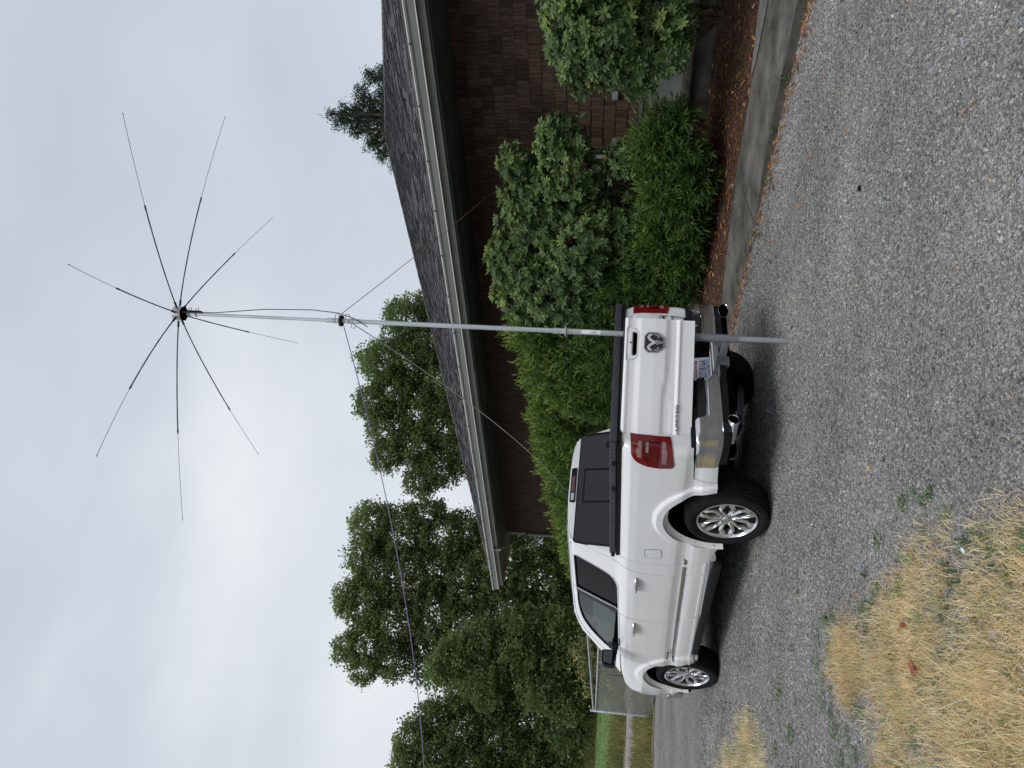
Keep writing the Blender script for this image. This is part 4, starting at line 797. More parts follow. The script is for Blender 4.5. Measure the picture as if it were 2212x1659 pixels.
def panel(name, outer, holes, fmap, mat_, parent, res=.03, flange=.03, fdir=None, mirror=False):
    ns_ = -1 if fdir is not None else 1
    loops = [dens(outer, res)]+[dens(h, res) for h in holes]
    a = np.array(loops[0]); lo, hi = a.min(0), a.max(0); gx, gy = np.meshgrid(np.arange(lo[0], hi[0], res), np.arange(lo[1], hi[1], res)); G = np.stack([gx.ravel(), gy.ravel()], -1)
    k = inpoly(G, loops[0])
    for h in loops[1:]: k &= ~inpoly(G, h)
    G = G[k]
    if len(G):
        dmin = np.full(len(G), 9.)
        for l in loops: dmin = np.minimum(dmin, segdist(G, l))
        G = G[dmin > res*.5]
    vs_ = []; es = []
    for l in loops:
        b0 = len(vs_); vs_ += l; es += [(b0+i, b0+(i+1) % len(l)) for i in range(len(l))]
    nb = len(vs_); vs_ += [tuple(p) for p in G]
    r = delaunay_2d_cdt([Vector(p) for p in vs_], es, [], 0, 1e-5)
    V2 = np.array([tuple(v) for v in r[0]]); T = np.array([f for f in r[2] if len(f) == 3]); cen = V2[T].mean(1)
    k = inpoly(cen, loops[0])
    for h in loops[1:]: k &= ~inpoly(cen, h)
    T = T[k]
    P3 = fmap(V2[:, 0], V2[:, 1]); ep = 1e-3
    du = fmap(V2[:, 0]+ep, V2[:, 1])-fmap(V2[:, 0]-ep, V2[:, 1]); dv_ = fmap(V2[:, 0], V2[:, 1]+ep)-fmap(V2[:, 0], V2[:, 1]-ep); Nr = ns_*unit(np.cross(du, dv_))
    e1 = P3[T[:, 1]]-P3[T[:, 0]]; e2 = P3[T[:, 2]]-P3[T[:, 0]]; fn = np.cross(e1, e2); flip = (fn*Nr[T[:, 0]]).sum(1) < 0; T[flip] = T[flip][:, ::-1]
    allV = [P3]; allN = [Nr]; allT = [T]; base = len(P3)
    if flange:
        for l in loops:
            L2 = np.array(l); n = len(L2); tg = np.roll(L2, -1, 0)-np.roll(L2, 1, 0); Pa = fmap(L2[:, 0], L2[:, 1])
            du = fmap(L2[:, 0]+ep, L2[:, 1])-fmap(L2[:, 0]-ep, L2[:, 1]); dv_ = fmap(L2[:, 0], L2[:, 1]+ep)-fmap(L2[:, 0], L2[:, 1]-ep); Nl = ns_*unit(np.cross(du, dv_))
            inn = -Nl if fdir is None else np.tile(np.array(fdir, float), (n, 1))
            Pb = Pa+inn*flange; T3 = unit(np.roll(Pa, -1, 0)-np.roll(Pa, 1, 0)); Fn = unit(np.cross(T3, inn))
            area = .5*np.sum(L2[:, 0]*np.roll(L2[:, 1], -1)-np.roll(L2[:, 0], -1)*L2[:, 1]); sgn = 1
            # outward for outer loop, inward for holes: test against panel centroid direction
            probe = L2+np.stack([tg[:, 1], -tg[:, 0]], -1)/np.maximum(np.linalg.norm(tg, axis=1, keepdims=True), 1e-9)*1e-3
            outside = ~inpoly(probe, loops[0])
            for h in loops[1:]: outside |= inpoly(probe, h)
            d3 = fmap(probe[:, 0], probe[:, 1])-Pa; s_ = np.where(outside, 1, -1); want = d3*s_[:, None]; Fn = np.where(((Fn*want).sum(1) < 0)[:, None], -Fn, Fn)
            i = np.arange(n); j = (i+1) % n; q = np.concatenate([np.stack([i, j, n+j], -1), np.stack([i, n+j, n+i], -1)])
            vv = np.concatenate([Pa, Pb]); fnn = np.cross(vv[q[:, 1]]-vv[q[:, 0]], vv[q[:, 2]]-vv[q[:, 0]]); fl = (fnn*np.concatenate([Fn, Fn])[q[:, 0]]).sum(1) < 0; q[fl] = q[fl][:, ::-1]
            allV.append(vv); allN.append(np.concatenate([Fn, Fn])); allT.append(q+base); base += 2*n
    V = np.concatenate(allV); Nn = np.concatenate(allN); T = np.concatenate(allT)
    if mirror: V = V*np.array([-1, 1, 1]); Nn = Nn*np.array([-1, 1, 1]); T = T[:, ::-1]
    me = bpy.data.meshes.new(name); me.from_pydata(V.tolist(), [], T.tolist()); me.materials.append(mat_)
    for p in me.polygons: p.use_smooth = True
    me.normals_split_custom_set_from_vertices([tuple(x) for x in Nn])
    return mkobj(name, me, parent)
def arc(c, a, b_, t0, t1, n=26):
    return [(c[0]+a*cos(radians(t0+(t1-t0)*k/n)), c[1]+b_*sin(radians(t0+(t1-t0)*k/n))) for k in range(n+1)]
def sides(name, outer, holes, off, mat_, parents=None, **k):
    o1 = panel(name, outer, holes, side_map(off), mat_, (parents[0] if parents else truck), fdir=(1, 0, 0), **k)
    o2 = panel(name, outer, holes, side_map(off), mat_, (parents[1] if parents else truck), fdir=(1, 0, 0), mirror=True, **k)
    return o1, o2
zt = lambda y: 1.442
# bed side with wheel opening
a1 = arc(WC[0], AA, AB, -10, 172)
bed_out = [(-1.155, 1.442), (.86, 1.442), (.885, 1.25), (.90, .80), (.86, .50), (.66, .455)]+a1+[(-.475, .55), (-.475, .55)][:1]+[(-.56, .55), (-.60, .775), (-.80, .785), (-.945, .80), (-1.155, .80)]
sides('bed_side', bed_out, [], 0., M['paint'], res=.019, flange=.035)
sides('lower_quarter_panel', [(-.565, .555), (-.82, .57), (-.82, .775), (-.607, .765)], [], -.004, M['paint'], res=.04, flange=.04)
a2 = arc(WC[1], AA, AB, -14, 190)
fen_out = [(3.30, .50), (3.35, .70), (3.345, .95), (3.28, 1.30), (3.26, 1.385), (3.6, 1.40), (4.0, 1.385), (4.3, 1.33), (4.5, 1.2), (4.55, .95), (4.5, .70), (4.35, .62), (4.2, .47)][0:0]
fen = [(3.30, .50), (3.355, .72), (3.35, .98), (3.30, 1.27), (3.27, 1.405), (3.75, 1.385), (4.15, 1.33), (4.45, 1.22), (4.58, 1.0), (4.58, .66), (4.35, .60)]+[p for p in a2 if p[0] > 3.15]
fen_loop = [(3.302, .50), (3.355, .72), (3.35, .98), (3.30, 1.27), (3.27, 1.405), (3.75, 1.385), (4.15, 1.33), (4.45, 1.22), (4.58, 1.0), (4.58, .68), (4.30, .62)]+arc(WC[1], AA, AB, 5, 172, 24)+[(3.225, .50)]
sides('front_fender', fen_loop, [], 0., M['paint'], res=.019, flange=.035)
# doors
rdoor = roundp([(1.075, .545), (2.075, .545), (2.20, .80), (2.205, 1.0), (2.19, 1.28), (2.15, 1.43, .02), (2.01, 1.955, .03), (1.02, 1.955, .09), (.98, 1.75), (1.04, 1.45, .1), (1.115, 1.22, .1), (1.135, .95), (1.125, .68)], .03)
rwin = roundp([(1.55, 1.462, .11), (2.10, 1.450, .01), (2.00, 1.918, .02), (1.245, 1.928, .06), (1.30, 1.72, .3), (1.385, 1.53, .2)], .03)
fdoor = roundp([(2.087, .545), (3.25, .545), (3.345, .72), (3.34, .98), (3.29, 1.27), (3.262, 1.41, .01), (3.47, 1.555, .02), (3.17, 1.80, .2), (2.84, 1.92, .2), (2.46, 1.953, .2), (2.022, 1.955, .01), (2.162, 1.43, .02), (2.202, 1.28), (2.217, 1.0), (2.212, .80)], .02)
fwin = roundp([(2.19, 1.448, .01), (3.20, 1.43, .02), (3.27, 1.58, .04), (3.06, 1.755, .15), (2.78, 1.865, .2), (2.42, 1.912, .15), (2.095, 1.915, .02)], .02)
dr = sides('rear_door', rdoor, [rwin], .0, M['paint'], res=.034, flange=.03)
df = sides('front_door', fdoor, [fwin], .0, M['paint'], res=.019, flange=.03)
def grow(loop, g_):
    a = np.array(loop); c = a.mean(0); d_ = a-c; return [tuple(p) for p in c+d_*(1+g_/np.linalg.norm(d_, axis=1, keepdims=True))]
sides('window_glass', grow(rwin, .01), [], -.022, M['glass_dark'], dr, res=.05, flange=0)
sides('window_glass', grow(fwin, .01), [], -.022, M['side_glass'], df, res=.05, flange=0)
sides('window_seal', grow(rwin, .004), [grow(rwin, -.016)], -.010, M['black_plastic'], dr, res=.05, flange=.01)
sides('window_seal', grow(fwin, .004), [grow(fwin, -.016)], -.010, M['black_plastic'], df, res=.05, flange=.01)
sides('window_trim', grow(rwin, .017), [grow(rwin, .004)], .005, M['chrome'], dr, res=.06, flange=.008)
sides('window_trim', [(2.185, 1.444), (3.21, 1.426), (3.21, 1.412), (2.19, 1.430)], [], .005, M['chrome'], df, res=.06, flange=.008)
sides('pillar_cover', [(2.115, 1.452), (2.188, 1.450), (2.088, 1.918), (2.012, 1.92)], [], .006, M['rim_black'], dr, res=.05, flange=.01)
# cab pillar / quarter and rocker
cab_out = [(.90, 1.442), (.96, 1.62), (.985, 1.80), (1.02, 1.955), (1.00, 1.957), (.97, 1.75), (1.028, 1.45), (1.103, 1.22), (1.123, .95), (1.113, .68), (1.063, .537), (3.26, .537), (3.355, .72), (3.30, .50), (3.225, .40), (.80, .40), (.67, .45), (.87, .495), (.912, .80), (.897, 1.25)]
sides('cab_side', [(.872, 1.442), (.925, 1.60), (.955, 1.75), (.98, 1.90), (1.0, 1.957), (1.045, 1.957), (.972, 1.75), (1.030, 1.45), (1.103, 1.22), (1.124, .95), (1.114, .68), (1.068, .537), (3.255, .537), (3.292, .57), (3.292, .49), (3.225, .43), (.80, .43), (.69, .452), (.868, .495), (.908, .80), (.893, 1.25)], [], 0., M['paint'], res=.034, flange=.03)
sides('a_pillar', [(3.28, 1.415), (3.86, 1.40), (3.72, 1.50), (3.48, 1.70), (3.17, 1.875), (2.82, 1.955), (2.47, 1.975), (1.0, 1.975), (1.0, 1.960), (2.46, 1.960), (2.84, 1.928), (3.175, 1.808), (3.482, 1.56)], [], .0, M['paint'], res=.04, flange=.03)
sides('rocker_moulding', [(.88, .545), (3.28, .545), (3.28, .52), (.86, .52)], [], .010, M['paint'], res=.05, flange=.02)
sides('rocker_chrome', [(.84, .492), (3.24, .492), (3.24, .470), (.83, .470)], [], .012, M['chrome'], res=.06, flange=.02)
sides('side_moulding', roundp([(.785, .775), (.84, .762), (.90, .762), (.90, .735), (.82, .735)], .008), [], .012, M['chrome'], res=.03, flange=.02)
sides('side_moulding', [(.945, .772), (3.05, .765), (3.24, .742), (3.24, .732), (2.9, .735), (.945, .735)], [], .014, M['chrome'], res=.06, flange=.02)
sides('fuel_door', roundp([(.60, 1.01), (.76, 1.0), (.765, 1.17), (.61, 1.18)], .035, 6), [], .0035, M['paint'], res=.03, flange=.01)
sides('fuel_door_gap', roundp([(.594, 1.004), (.766, .994), (.771, 1.176), (.604, 1.186)], .038, 6), [], .0015, M['ink_dark'], res=.03, flange=0)
# inner dark shells behind the gaps
ib = MB(); ib.box((-.93, .80, .48), (-.915, 3.3, 1.40)); ib.box((.915, .80, .48), (.93, 3.3, 1.40)); ib.box((-.86, -1.0, .6), (-.85, -.60, 1.40)); ib.box((-.70, .7, .40), (.70, 4.4, .50)); ib.box((-.93, .84, .45), (.93, .86, 1.40)); ib.box((-.9, 3.28, .45), (.9, 3.30, 1.30))
ib.build('inner_shell', M['dark'], truck)
# wheel housings
for (yc, zc) in WC:
    for s in (-1, 1):
        b_ = MB(); pts = arc((yc, zc), AA-.004, AB-.004, -12, 192, 24); v = []; f = []
        for (y, z) in pts: v += [(s*1.0, y, z-RK*y), (s*.60, y, z-RK*y)]
        for k in range(len(pts)-1): f.append((2*k, 2*k+1, 2*k+3, 2*k+2))
        v += [(s*.60, y, z-RK*y) for y, z in pts]; f.append(tuple(range(2*len(pts), 3*len(pts)))); b_.add(v, f); lo_ = b_.build('wheel_liner', M['liner'], truck)
        # inner lip with screws
        b_ = MB(); v = []; f = []; ptf = arc((yc, zc), AA-.002, AB-.002, -8, 100, 16); pti = arc((yc, zc), AA-.05, AB-.05, -8, 100, 16)
        for (y, z), (y2, z2) in zip(ptf, pti): v += [(s*(1.012), y, z-RK*y), (s*.975, y2, z2-RK*y2)]
        for k in range(len(ptf)-1): f.append((2*k, 2*k+1, 2*k+3, 2*k+2))
        b_.add(v, f); b_.build('arch_lip', M['paint'], truck, smooth=True)
        for t_ in (0, 22, 42): y = yc+(AA-.03)*cos(radians(t_)); z = zc+(AB-.03)*sin(radians(t_))-RK*yc; MB().lathe([(-.005, .009), (.005, .009), (.005, 0)], 8, Matrix.Translation((s*.99, y, z))).build('arch_screw', M['dark'], truck)
# roof
nx, ny = 25, 31; v = []; f = []
for j in range(ny):
    y = .985+(2.89-.985)*j/(ny-1)
    for i in range(nx):
        s_ = -1+2*i/(nx-1); wd = float(hw(np.array(y), np.array(1.955)))-.002; zc_ = 1.955+.078*(1-abs(s_)**4.2)-.045*max(0, (y-2.2)/.7)**2-.012*max(0, (1.25-y)/.27)**2
        v.append((s_*wd, y, float(zs(zc_))-RK*y))
for j in range(ny-1):
    for i in range(nx-1): f.append((j*nx+i, j*nx+i+1, (j+1)*nx+i+1, (j+1)*nx+i))
rf = MB().add(v, f).build('roof', M['paint'], truck, smooth=True)
MB().add([(x*.97, y, z-.03) for x, y, z in v], [q[::-1] for q in f]).build('headliner', M['seat'], rf, smooth=True)
for s in (-1, 1): MB().add([(s*.925, .9, 1.36), (s*.925, 3.3, 1.30), (s*.90, 3.3, 1.34), (s*.895, .9, 1.41)], [(0, 1, 2, 3)]).build('window_sill_trim', M['black_plastic'], truck)
# cab back wall with rear window (mapped panel, slightly raked)
def back_map(off=0.):
    def f(u, v): 
        y = .885+.095*np.clip((v-1.40)/.6, 0, 1.05)-.018*(1-(u/.8)**2)-off
        return np.stack([u, y, zs(v)-RK*y], -1)
    return f
def hwz(z): return float(np.interp(z, zd, hd))
bo = [(-hwz(z)+.012, z) for z in (1.20, 1.40, 1.5, 1.6, 1.7, 1.8, 1.88, 1.94)]+[(-.60, 1.985), (-.45, 2.004), (-.2, 2.015), (.2, 2.015), (.45, 2.004), (.60, 1.985)]+[(hwz(z)-.012, z) for z in (1.94, 1.88, 1.8, 1.7, 1.6, 1.5, 1.40, 1.20)]
rwn = roundp([(-.825, 1.50), (.825, 1.50), (.785, 1.80), (.755, 1.925), (-.755, 1.925), (-.785, 1.80)], .03, 5)
cb = panel('cab_back', bo, [rwn], back_map(), M['paint'], truck, res=.04, flange=.03)
rg = panel('rear_window', grow(rwn, .004), [], back_map(-.006), M['rear_glass'], cb, res=.06, flange=0)
panel('sliding_pane', [(-.24, 1.50), (.24, 1.50), (.24, 1.862), (-.24, 1.862)], [(-.228, 1.512), (.228, 1.512), (.228, 1.85), (-.228, 1.85)][0:0] and [] or [[(-.228, 1.512), (.228, 1.512), (.228, 1.85), (-.228, 1.85)]], back_map(.004), M['black_plastic'], cb, res=.06, flange=.006)
panel('window_seal', grow(rwn, .012), [grow(rwn, -.01)], back_map(.003), M['black_plastic'], cb, res=.06, flange=.01)
bl = panel('brake_light', roundp([(-.25, 1.942), (.25, 1.942), (.24, 2.0), (-.24, 2.0)], .015), [], back_map(.012), M['rim_black'], cb, res=.05, flange=.02)
panel('lens', roundp([(-.10, 1.955), (.12, 1.955), (.12, 1.987), (-.10, 1.987)], .006), [], back_map(.016), M['red_deep'], bl, res=.05, flange=.006)
panel('cargo_lamp', roundp([(-.22, 1.955), (-.12, 1.955), (-.12, 1.987), (-.22, 1.987)], .006), [], back_map(.016), M['lamp_clear'], bl, res=.05, flange=.006)
fn = MB().add([(-.02, 1.62, 0), (.02, 1.62, 0), (.035, 1.50, 0), (.035, 1.42, 0), (-.035, 1.42, 0), (-.035, 1.50, 0), (0, 1.60, .02), (0, 1.44, .075), (0, 1.40, .07)], [(0, 1, 6), (1, 2, 7, 6), (2, 3, 8, 7), (3, 4, 8), (4, 5, 7, 8), (5, 0, 6, 7)]).build('roof_antenna', M['black_plastic'], rf, smooth=True, angle=50); fn.location = (-.05, -.37, 2.003)
# windscreen, bonnet, nose
b_ = MB(); v = []
for j in range(9):
    t = j/8
    for i in range(13):
        s_ = -1+2*i/12; y = 3.82-.97*t**.9-.10*s_*s_*(1-t)-.03; z = 1.395+.62*t**.93; v.append((s_*(.86-.20*t), y, z-RK*y))
b_.add(v, [(j*13+i, j*13+i+1, (j+1)*13+i+1, (j+1)*13+i) for j in range(8) for i in range(12)]); b_.f = [q[::-1] for q in b_.f]; b_.build('windscreen', M['side_glass'], truck, smooth=True)
b_ = MB(); v = []
for j in range(13):
    y = 3.27+1.30*j/12
    for i in range(17):
        s_ = -1+2*i/16; wd = float(hw(np.array(y), np.array(1.38)))-.01; zc_ = float(np.interp(y, [3.27, 3.75, 4.15, 4.45, 4.6], [1.405, 1.385, 1.33, 1.22, 1.05])); v.append((s_*wd, y, zc_+.075*(1-abs(s_)**3)-.012*(abs(abs(s_)-.5) < .06)-RK*y))
b_.add(v, [(j*17+i, j*17+i+1, (j+1)*17+i+1, (j+1)*17+i) for j in range(12) for i in range(16)]); b_.build('bonnet', M['paint'], truck, smooth=True)
b_ = MB().box((-.83, 4.5, .62), (.83, 4.60, 1.12)); b_.build('grille', M['rim_black'], truck, bevel=.02)
for s in (-1, 1): MB().box((s*.60, 4.52, .86), (s*.88, 4.615, 1.02)).build('headlight', M['lamp_clear'], truck, bevel=.02)
MB().box((-.92, 4.45, .36), (.92, 4.66, .60)).build('front_bumper', M['chrome'], truck, bevel=.04)
# bonnet edge badge seen past the mirror, front antenna
b_ = MB().tube([(-.84, 4.22, 1.16), (-.84, 4.24, 1.45)], [.006, .002], 6); b_.build('aerial', M['dark'], truck)
# interior
ib = MB()
for (x, y) in ((-.42, 2.35), (.42, 2.35)): ib.box((x-.26, y-.08, 1.0), (x+.26, y+.06, 1.62)); ib.box((x-.12, y-.05, 1.64), (x+.12, y+.05, 1.80)); ib.box((x-.26, y, .8), (x+.26, y+.5, 1.05))
ib.box((-.75, 1.05, .85), (.75, 1.20, 1.60)); ib.box((-.8, 3.0, .9), (.8, 3.35, 1.36))
ib.build('seats_and_dash', M['seat'], truck, bevel=.03)
b_ = MB(); b_.tube([(-.42+.19*cos(a), 2.92-.05*sin(a), 1.30+.19*sin(a)) for a in np.linspace(0, 2*pi, 25)], .014, 6); b_.build('steering_wheel', M['black_plastic'], truck, smooth=True)
# chassis under the body
b_ = MB(); b_.box((-.55, -1.05, .48), (-.43, 4.4, .62)); b_.box((.43, -1.05, .48), (.55, 4.4, .62)); b_.box((-.80, -1.12, .46), (.80, -1.04, .60)); b_.box((-.80, .9, .40), (.80, 3.1, .48)); b_.box((-.5, -.9, .50), (.5, -.3, .8)); b_.tube([(-.85, 0, .40), (.85, 0, .40)], .05, 8); b_.tube([(-.14, 0, .40), (.14, 0, .40)], .15, 10); b_.tube([(-.85, 3.67, .40), (.85, 3.67, .40)], .05, 8)
b_.build('chassis', M['dark'], truck)
for s in (-1, 1): MB().box((s*.86, .85, .335), (s*.99, 3.05, .425)).build('side_step', M['black_plastic'], truck, bevel=.02)
# spare tyre seen from behind
b_ = MB(); MT = Matrix.Translation((0.05, -.62, .60)) @ Matrix.Rotation(pi/2, 4, 'Y'); b_.lathe([(-.11, .2), (-.12, .33), (-.09, .385), (.09, .385), (.12, .33), (.11, .2)], 32, MT); b_.build('spare_tyre', M['rubber'], truck, smooth=True)
# skid plate hanging behind axle
MB().add([(.20, -.05, .17), (.84, -.05, .10), (.84, .15, .14), (.20, .15, .20), (.20, -.07, .24), (.84, -.07, .18)], [(0, 1, 2, 3), (0, 4, 5, 1)]).build('skid_plate', M['greysteel'], truck)
# wheels
def wheel(x, y, side, first=[None]):
    root = bpy.data.objects.new('wheel', None) if False else None
    tp = [(.0, .285), (.015, .292), (-.012, .33), (-.020, .362), (-.006, .392), (.02, .402), (.035, .4075)]
    w = .285; prof = [(a, r) for a, r in tp]
    for g_ in (.07, .115, .17, .215): prof += [(g_-.006, .4085), (g_-.005, .399), (g_+.005, .399), (g_+.006, .4085)]
    prof += [(w-.035, .4075), (w-.02, .402), (w+.006, .392), (w+.02, .362), (w+.012, .33), (w, .285)]
    b_ = MB(); b_.lathe(prof, 72); t_ = b_.build('wheel', M['rubber'], truck, smooth=True, angle=40)
    # sipes on shoulder
    b_ = MB()
    for k in range(72):
        a = 2*pi*k/72; Mx = Matrix.Rotation(a, 4, 'X'); b_.box((.012, -.003, .4025), (.062, .003, .4062), Mx); b_.box((w-.062, -.003, .4025), (w-.012, .003, .4062), Mx)
    b_.build('tread_sipes', M['dark'], t_, kind='stuff')
    rimp = [(.012, .288), (-.002, .290), (-.004, .280), (.006, .273), (.03, .268), (.06, .262), (.20, .255), (.25, .27), (.27, .288)]
    b_ = MB(); b_.lathe(rimp, 64); b_.build('rim', M['alloy'], t_, smooth=True)
    b_ = MB(); b_.lathe([(.10, .262), (.11, .05), (.11, 0)], 40); b_.build('barrel_back', M['dark'], t_)
    b_ = MB(); b_.lathe([(.075, 0), (.072, .17), (.085, .172)], 40); b_.build('brake_disc', M['disc'], t_, smooth=True)
    pol = lambda r, a: (r*sin(a), r*cos(a))
    for k in range(6):
        a0 = 2*pi*k/6+.12
        for sg in (-1, 1):
            A = lambda r, d_: pol(r, a0+sg*d_)
            base = [A(.05, .20), A(.072, .46), A(.14, .18)[0:2], A(.165, .20), A(.215, .40), A(.272, .43), A(.272, .18), A(.235, .14), A(.18, .035), A(.10, .04)]
            base = [A(.045, .05), A(.050, .50), A(.085, .42), A(.135, .255), A(.17, .28), A(.215, .435), A(.274, .455), A(.274, .235), A(.232, .235), A(.20, .12), A(.145, .05), A(.09, .05)]
            if sg < 0: base = base[::-1]
            c = np.mean(base, 0); ins = [tuple((np.array(base[i_])*.62+np.array(base[len(base)-1-i_])*.38)) for i_ in range(len(base))]; n = len(base)
            dep = lambda p, k_: .030-.022*min(1, math.hypot(*p)/.27)+k_
            v = [(dep(p, .035), p[0], p[1]) for p in base]+[(dep(p, .008), p[0], p[1]) for p in base]+[(dep(p, -.004), p[0], p[1]) for p in ins]
            f = [(i_, (i_+1) % n, n+(i_+1) % n, n+i_) for i_ in range(n)]+[(n+i_, n+(i_+1) % n, 2*n+(i_+1) % n, 2*n+i_) for i_ in range(n)]+[tuple(range(2*n, 3*n))]
            b_ = MB().add(v, f); b_.build('spoke_arm', M['alloy'], t_, bevel=0, smooth=False)
        A = lambda r, d_: pol(r, a0+d_); ins = [A(.205, -.11), A(.235, -.225), A(.272, -.225), A(.272, .225), A(.235, .225), A(.205, .11)]
        MB().prism(ins, lambda u, v_: Vector((.05, u, v_)), lambda u, v_: Vector((.022, u, v_))).build('spoke_insert', M['rim_black'], t_)
        A = lambda r, d_: pol(r, a0+pi/6+d_); p_ = A(.060, 0); MB().lathe([(.05, .011), (.022, .011), (.018, .006), (.018, 0)], 8, Matrix.Translation((0, p_[0], p_[1]))).build('lug_nut', M['chrome'], t_, smooth=True)
    MB().lathe([(.06, .05), (.026, .048), (.016, .036), (.014, 0)], 24).build('centre_cap', M['chrome_dirty'], t_, smooth=True)
    return t_
w0 = wheel(0, 0, -1); w0.location = (-1.008, 0, .4075)
ang = 0.
for (x, y, s) in ((-1.008, 3.672, 1), (1.008, 0, -1), (1.008, 3.672, -1)):
    c = clone(w0, truck); c.location = (x, y, .4075); c.rotation_euler = (random.uniform(0, 1) if s == 1 else .3, 0, 0 if s == 1 else pi)
w0.rotation_euler = (.0, 0, 0)

# tail lights
tl_out = roundp([(-1.152, 1.005), (-.84, .965), (-.795, .975, .05), (-.785, 1.10, .1), (-.80, 1.22, .15), (-.86, 1.315, .15), (-.94, 1.355, .06), (-1.152, 1.365)], .01, 5)
tls = sides('taillight', tl_out, [], .008, M['red_lens'], res=.025, flange=.02)
ring = roundp([(-1.10, 1.10), (-.89, 1.105), (-.875, 1.14), (-.885, 1.23), (-.93, 1.245), (-1.10, 1.245)], .02, 4)
sides('lens_ring', ring, [grow(ring, -.012)], .013, M['red_deep'], tls, res=.03, flange=.006)
sides('inner_lens', grow(ring, -.012), [], .010, M['red_deep'], tls, res=.03, flange=.004)
sides('reverse_lamp', roundp([(-1.09, 1.262), (-.925, 1.262), (-.93, 1.30), (-1.0, 1.31), (-1.03, 1.295), (-1.09, 1.292)], .01), [], .013, M['clear_lens'], tls, res=.03, flange=.006)
sides('indicator_lamp', roundp([(-1.10, 1.045), (-1.03, 1.045), (-1.0, 1.035), (-.86, 1.035), (-.855, 1.08), (-1.10, 1.085)], .01), [], .013, M['clear_lens'], tls, res=.03, flange=.006)
sides('highlight_strip', [(-1.09, 1.20), (-.99, 1.20), (-.99, 1.225), (-1.09, 1.225)], [], .0145, M['clear_lens'], tls, res=.03, flange=.003)
# bed cover and rails
ct = MB()
cover = MB()
for y0_, y1_ in ((-1.03, .20), (.205, .42), (.425, .84)):
    cover.add([(s_, y_, z_-RK*y_) for (s_, z_) in ((-.955, 1.485), (-.965, 1.50), (-.945, 1.548), (.945, 1.548), (.965, 1.50), (.955, 1.485)) for y_ in (y0_, y1_)], [(0, 1, 3, 2), (2, 3, 5, 4), (4, 5, 7, 6), (6, 7, 9, 8), (8, 9, 11, 10), (10, 11, 1, 0), (0, 2, 4, 6, 8, 10), (11, 9, 7, 5, 3, 1)])
cv = cover.build('bed_cover', M['grey_plastic'], truck)
b_ = MB()
for k in range(34):
    for s in (-1, 1):
        y = -.99+k*.036*1.48; Mx = Matrix.Translation((s*.956, y, 1.522-RK*y)) @ Matrix.Rotation(.5 if k % 2 else -.5, 4, 'X'); b_.box((-.008, -.012, -.017), (.008, .012, .017), Mx)
b_.build('cover_ribs', M['grey_plastic'], cv, kind='stuff')
ra = MB(); [ra.add([(s*x_, y_, z_-RK*y_) for (x_, z_) in ((.91, 1.44), (.952, 1.44), (.958, 1.478), (.91, 1.484)) for y_ in (-1.03, .86)], [(0, 1, 3, 2), (2, 3, 5, 4), (4, 5, 7, 6), (0, 2, 4, 6)]) for s in (-1, 1)]
ra.box((-.93, -1.045, 1.475), (.93, -1.0, 1.515)); ra.build('bed_rail', M['black_plastic'], truck)
ra = MB().box((-.94, -1.065, 1.518), (.94, -1.035, 1.584)); ra.build('cover_end_rail', M['grey_plastic'], truck, bevel=.006)
for s in (-1, 1): MB().box((-.02, -.03, 0), (.02, .03, .03)).build('cover_latch', M['black_plastic'], cv, bevel=.008, loc=(s*.93, -.98, 1.585))
for y in (-.78, -.38, .80): MB().box((-.985, y, 1.49-RK*y), (-.955, y+.05, 1.53-RK*y)).build('cover_latch', M['black_plastic'], cv, bevel=.008)
MB().box((-.12, -1.06, 1.584), (.02, -1.03, 1.605)).build('cover_latch', M['black_plastic'], cv, bevel=.006)
# tailgate: fixed right section and the swung-out section with handle and badge
gp = [(.84, -.035), (.90, -.032), (.955, -.028), (.962, -.014), (.99, -.010), (1.0, -.030), (1.06, -.026), (1.10, -.006), (1.20, .002), (1.33, 0), (1.37, -.012), (1.42, -.012), (1.455, .004), (1.465, .008), (1.478, -.012), (1.49, -.03)]
gzv = np.array([p[0] for p in gp]); god = np.array([p[1] for p in gp]); gfz = np.linspace(.83, 1.5, 200); gfo = np.interp(gfz, gzv, god); kk2 = np.ones(5)/5; gfo = np.convolve(np.pad(gfo, 2, 'edge'), kk2, 'valid')
def gate_map(p0, dirv, nrm, sweep=False):
    p0 = np.array(p0); dirv = np.array(dirv); nrm = np.array(nrm)
    def f(u, v):
        vv = v-(.035*(1/(1+np.exp((u-.45)*22)))*np.clip((1.12-np.abs(v-1.09))/1.12, 0, 1)*np.where((v > 1.03) & (v < 1.2), 1, 0) if sweep else 0)
        o_ = np.interp(vv, gfz, gfo); P = p0+u[..., None]*dirv+o_[..., None]*nrm; P = P.copy(); P[..., 2] = v-RK*0+0; return P
    return f
gr = panel('tailgate_section', [(.0, .84), (.575, .84), (.575, 1.478), (.0, 1.478)], [], gate_map((.262, -1.035, 0), (1, 0, 0), (0, -1, 0)), M['paint'], truck, res=.03, flange=.05)
for o_ in (gr,): o_.location.z = .036
hx, hy = -.832, -1.035; gd = Vector((.902, -.612, 0)).normalized(); gn_ = Vector((gd.y, -gd.x, 0)); GL = 1.085
gate_root = bpy.data.objects.new('tailgate_door', None); link(gate_root, truck); gate_root.location = (hx, hy, .012)
gl_ = panel('outer_panel', roundp([(.004, .84), (GL, .84), (GL, 1.478), (.004, 1.478)], .008), [roundp([(.70, 1.345, .06), (.98, 1.345, .06), (1.0, 1.455), (.68, 1.455)], .02)], gate_map((0, 0, 0), tuple(gd), tuple(gn_), True), M['paint'], gate_root, res=.025, flange=.045)
gl_['label'] = 'white tailgate skin of the swung-out section'
fr3 = Matrix(((gd.x, gn_.x, 0, 0), (gd.y, gn_.y, 0, 0), (0, 0, 1, 0), (0, 0, 0, 1)))   # local: x along gate, y outwards, z up
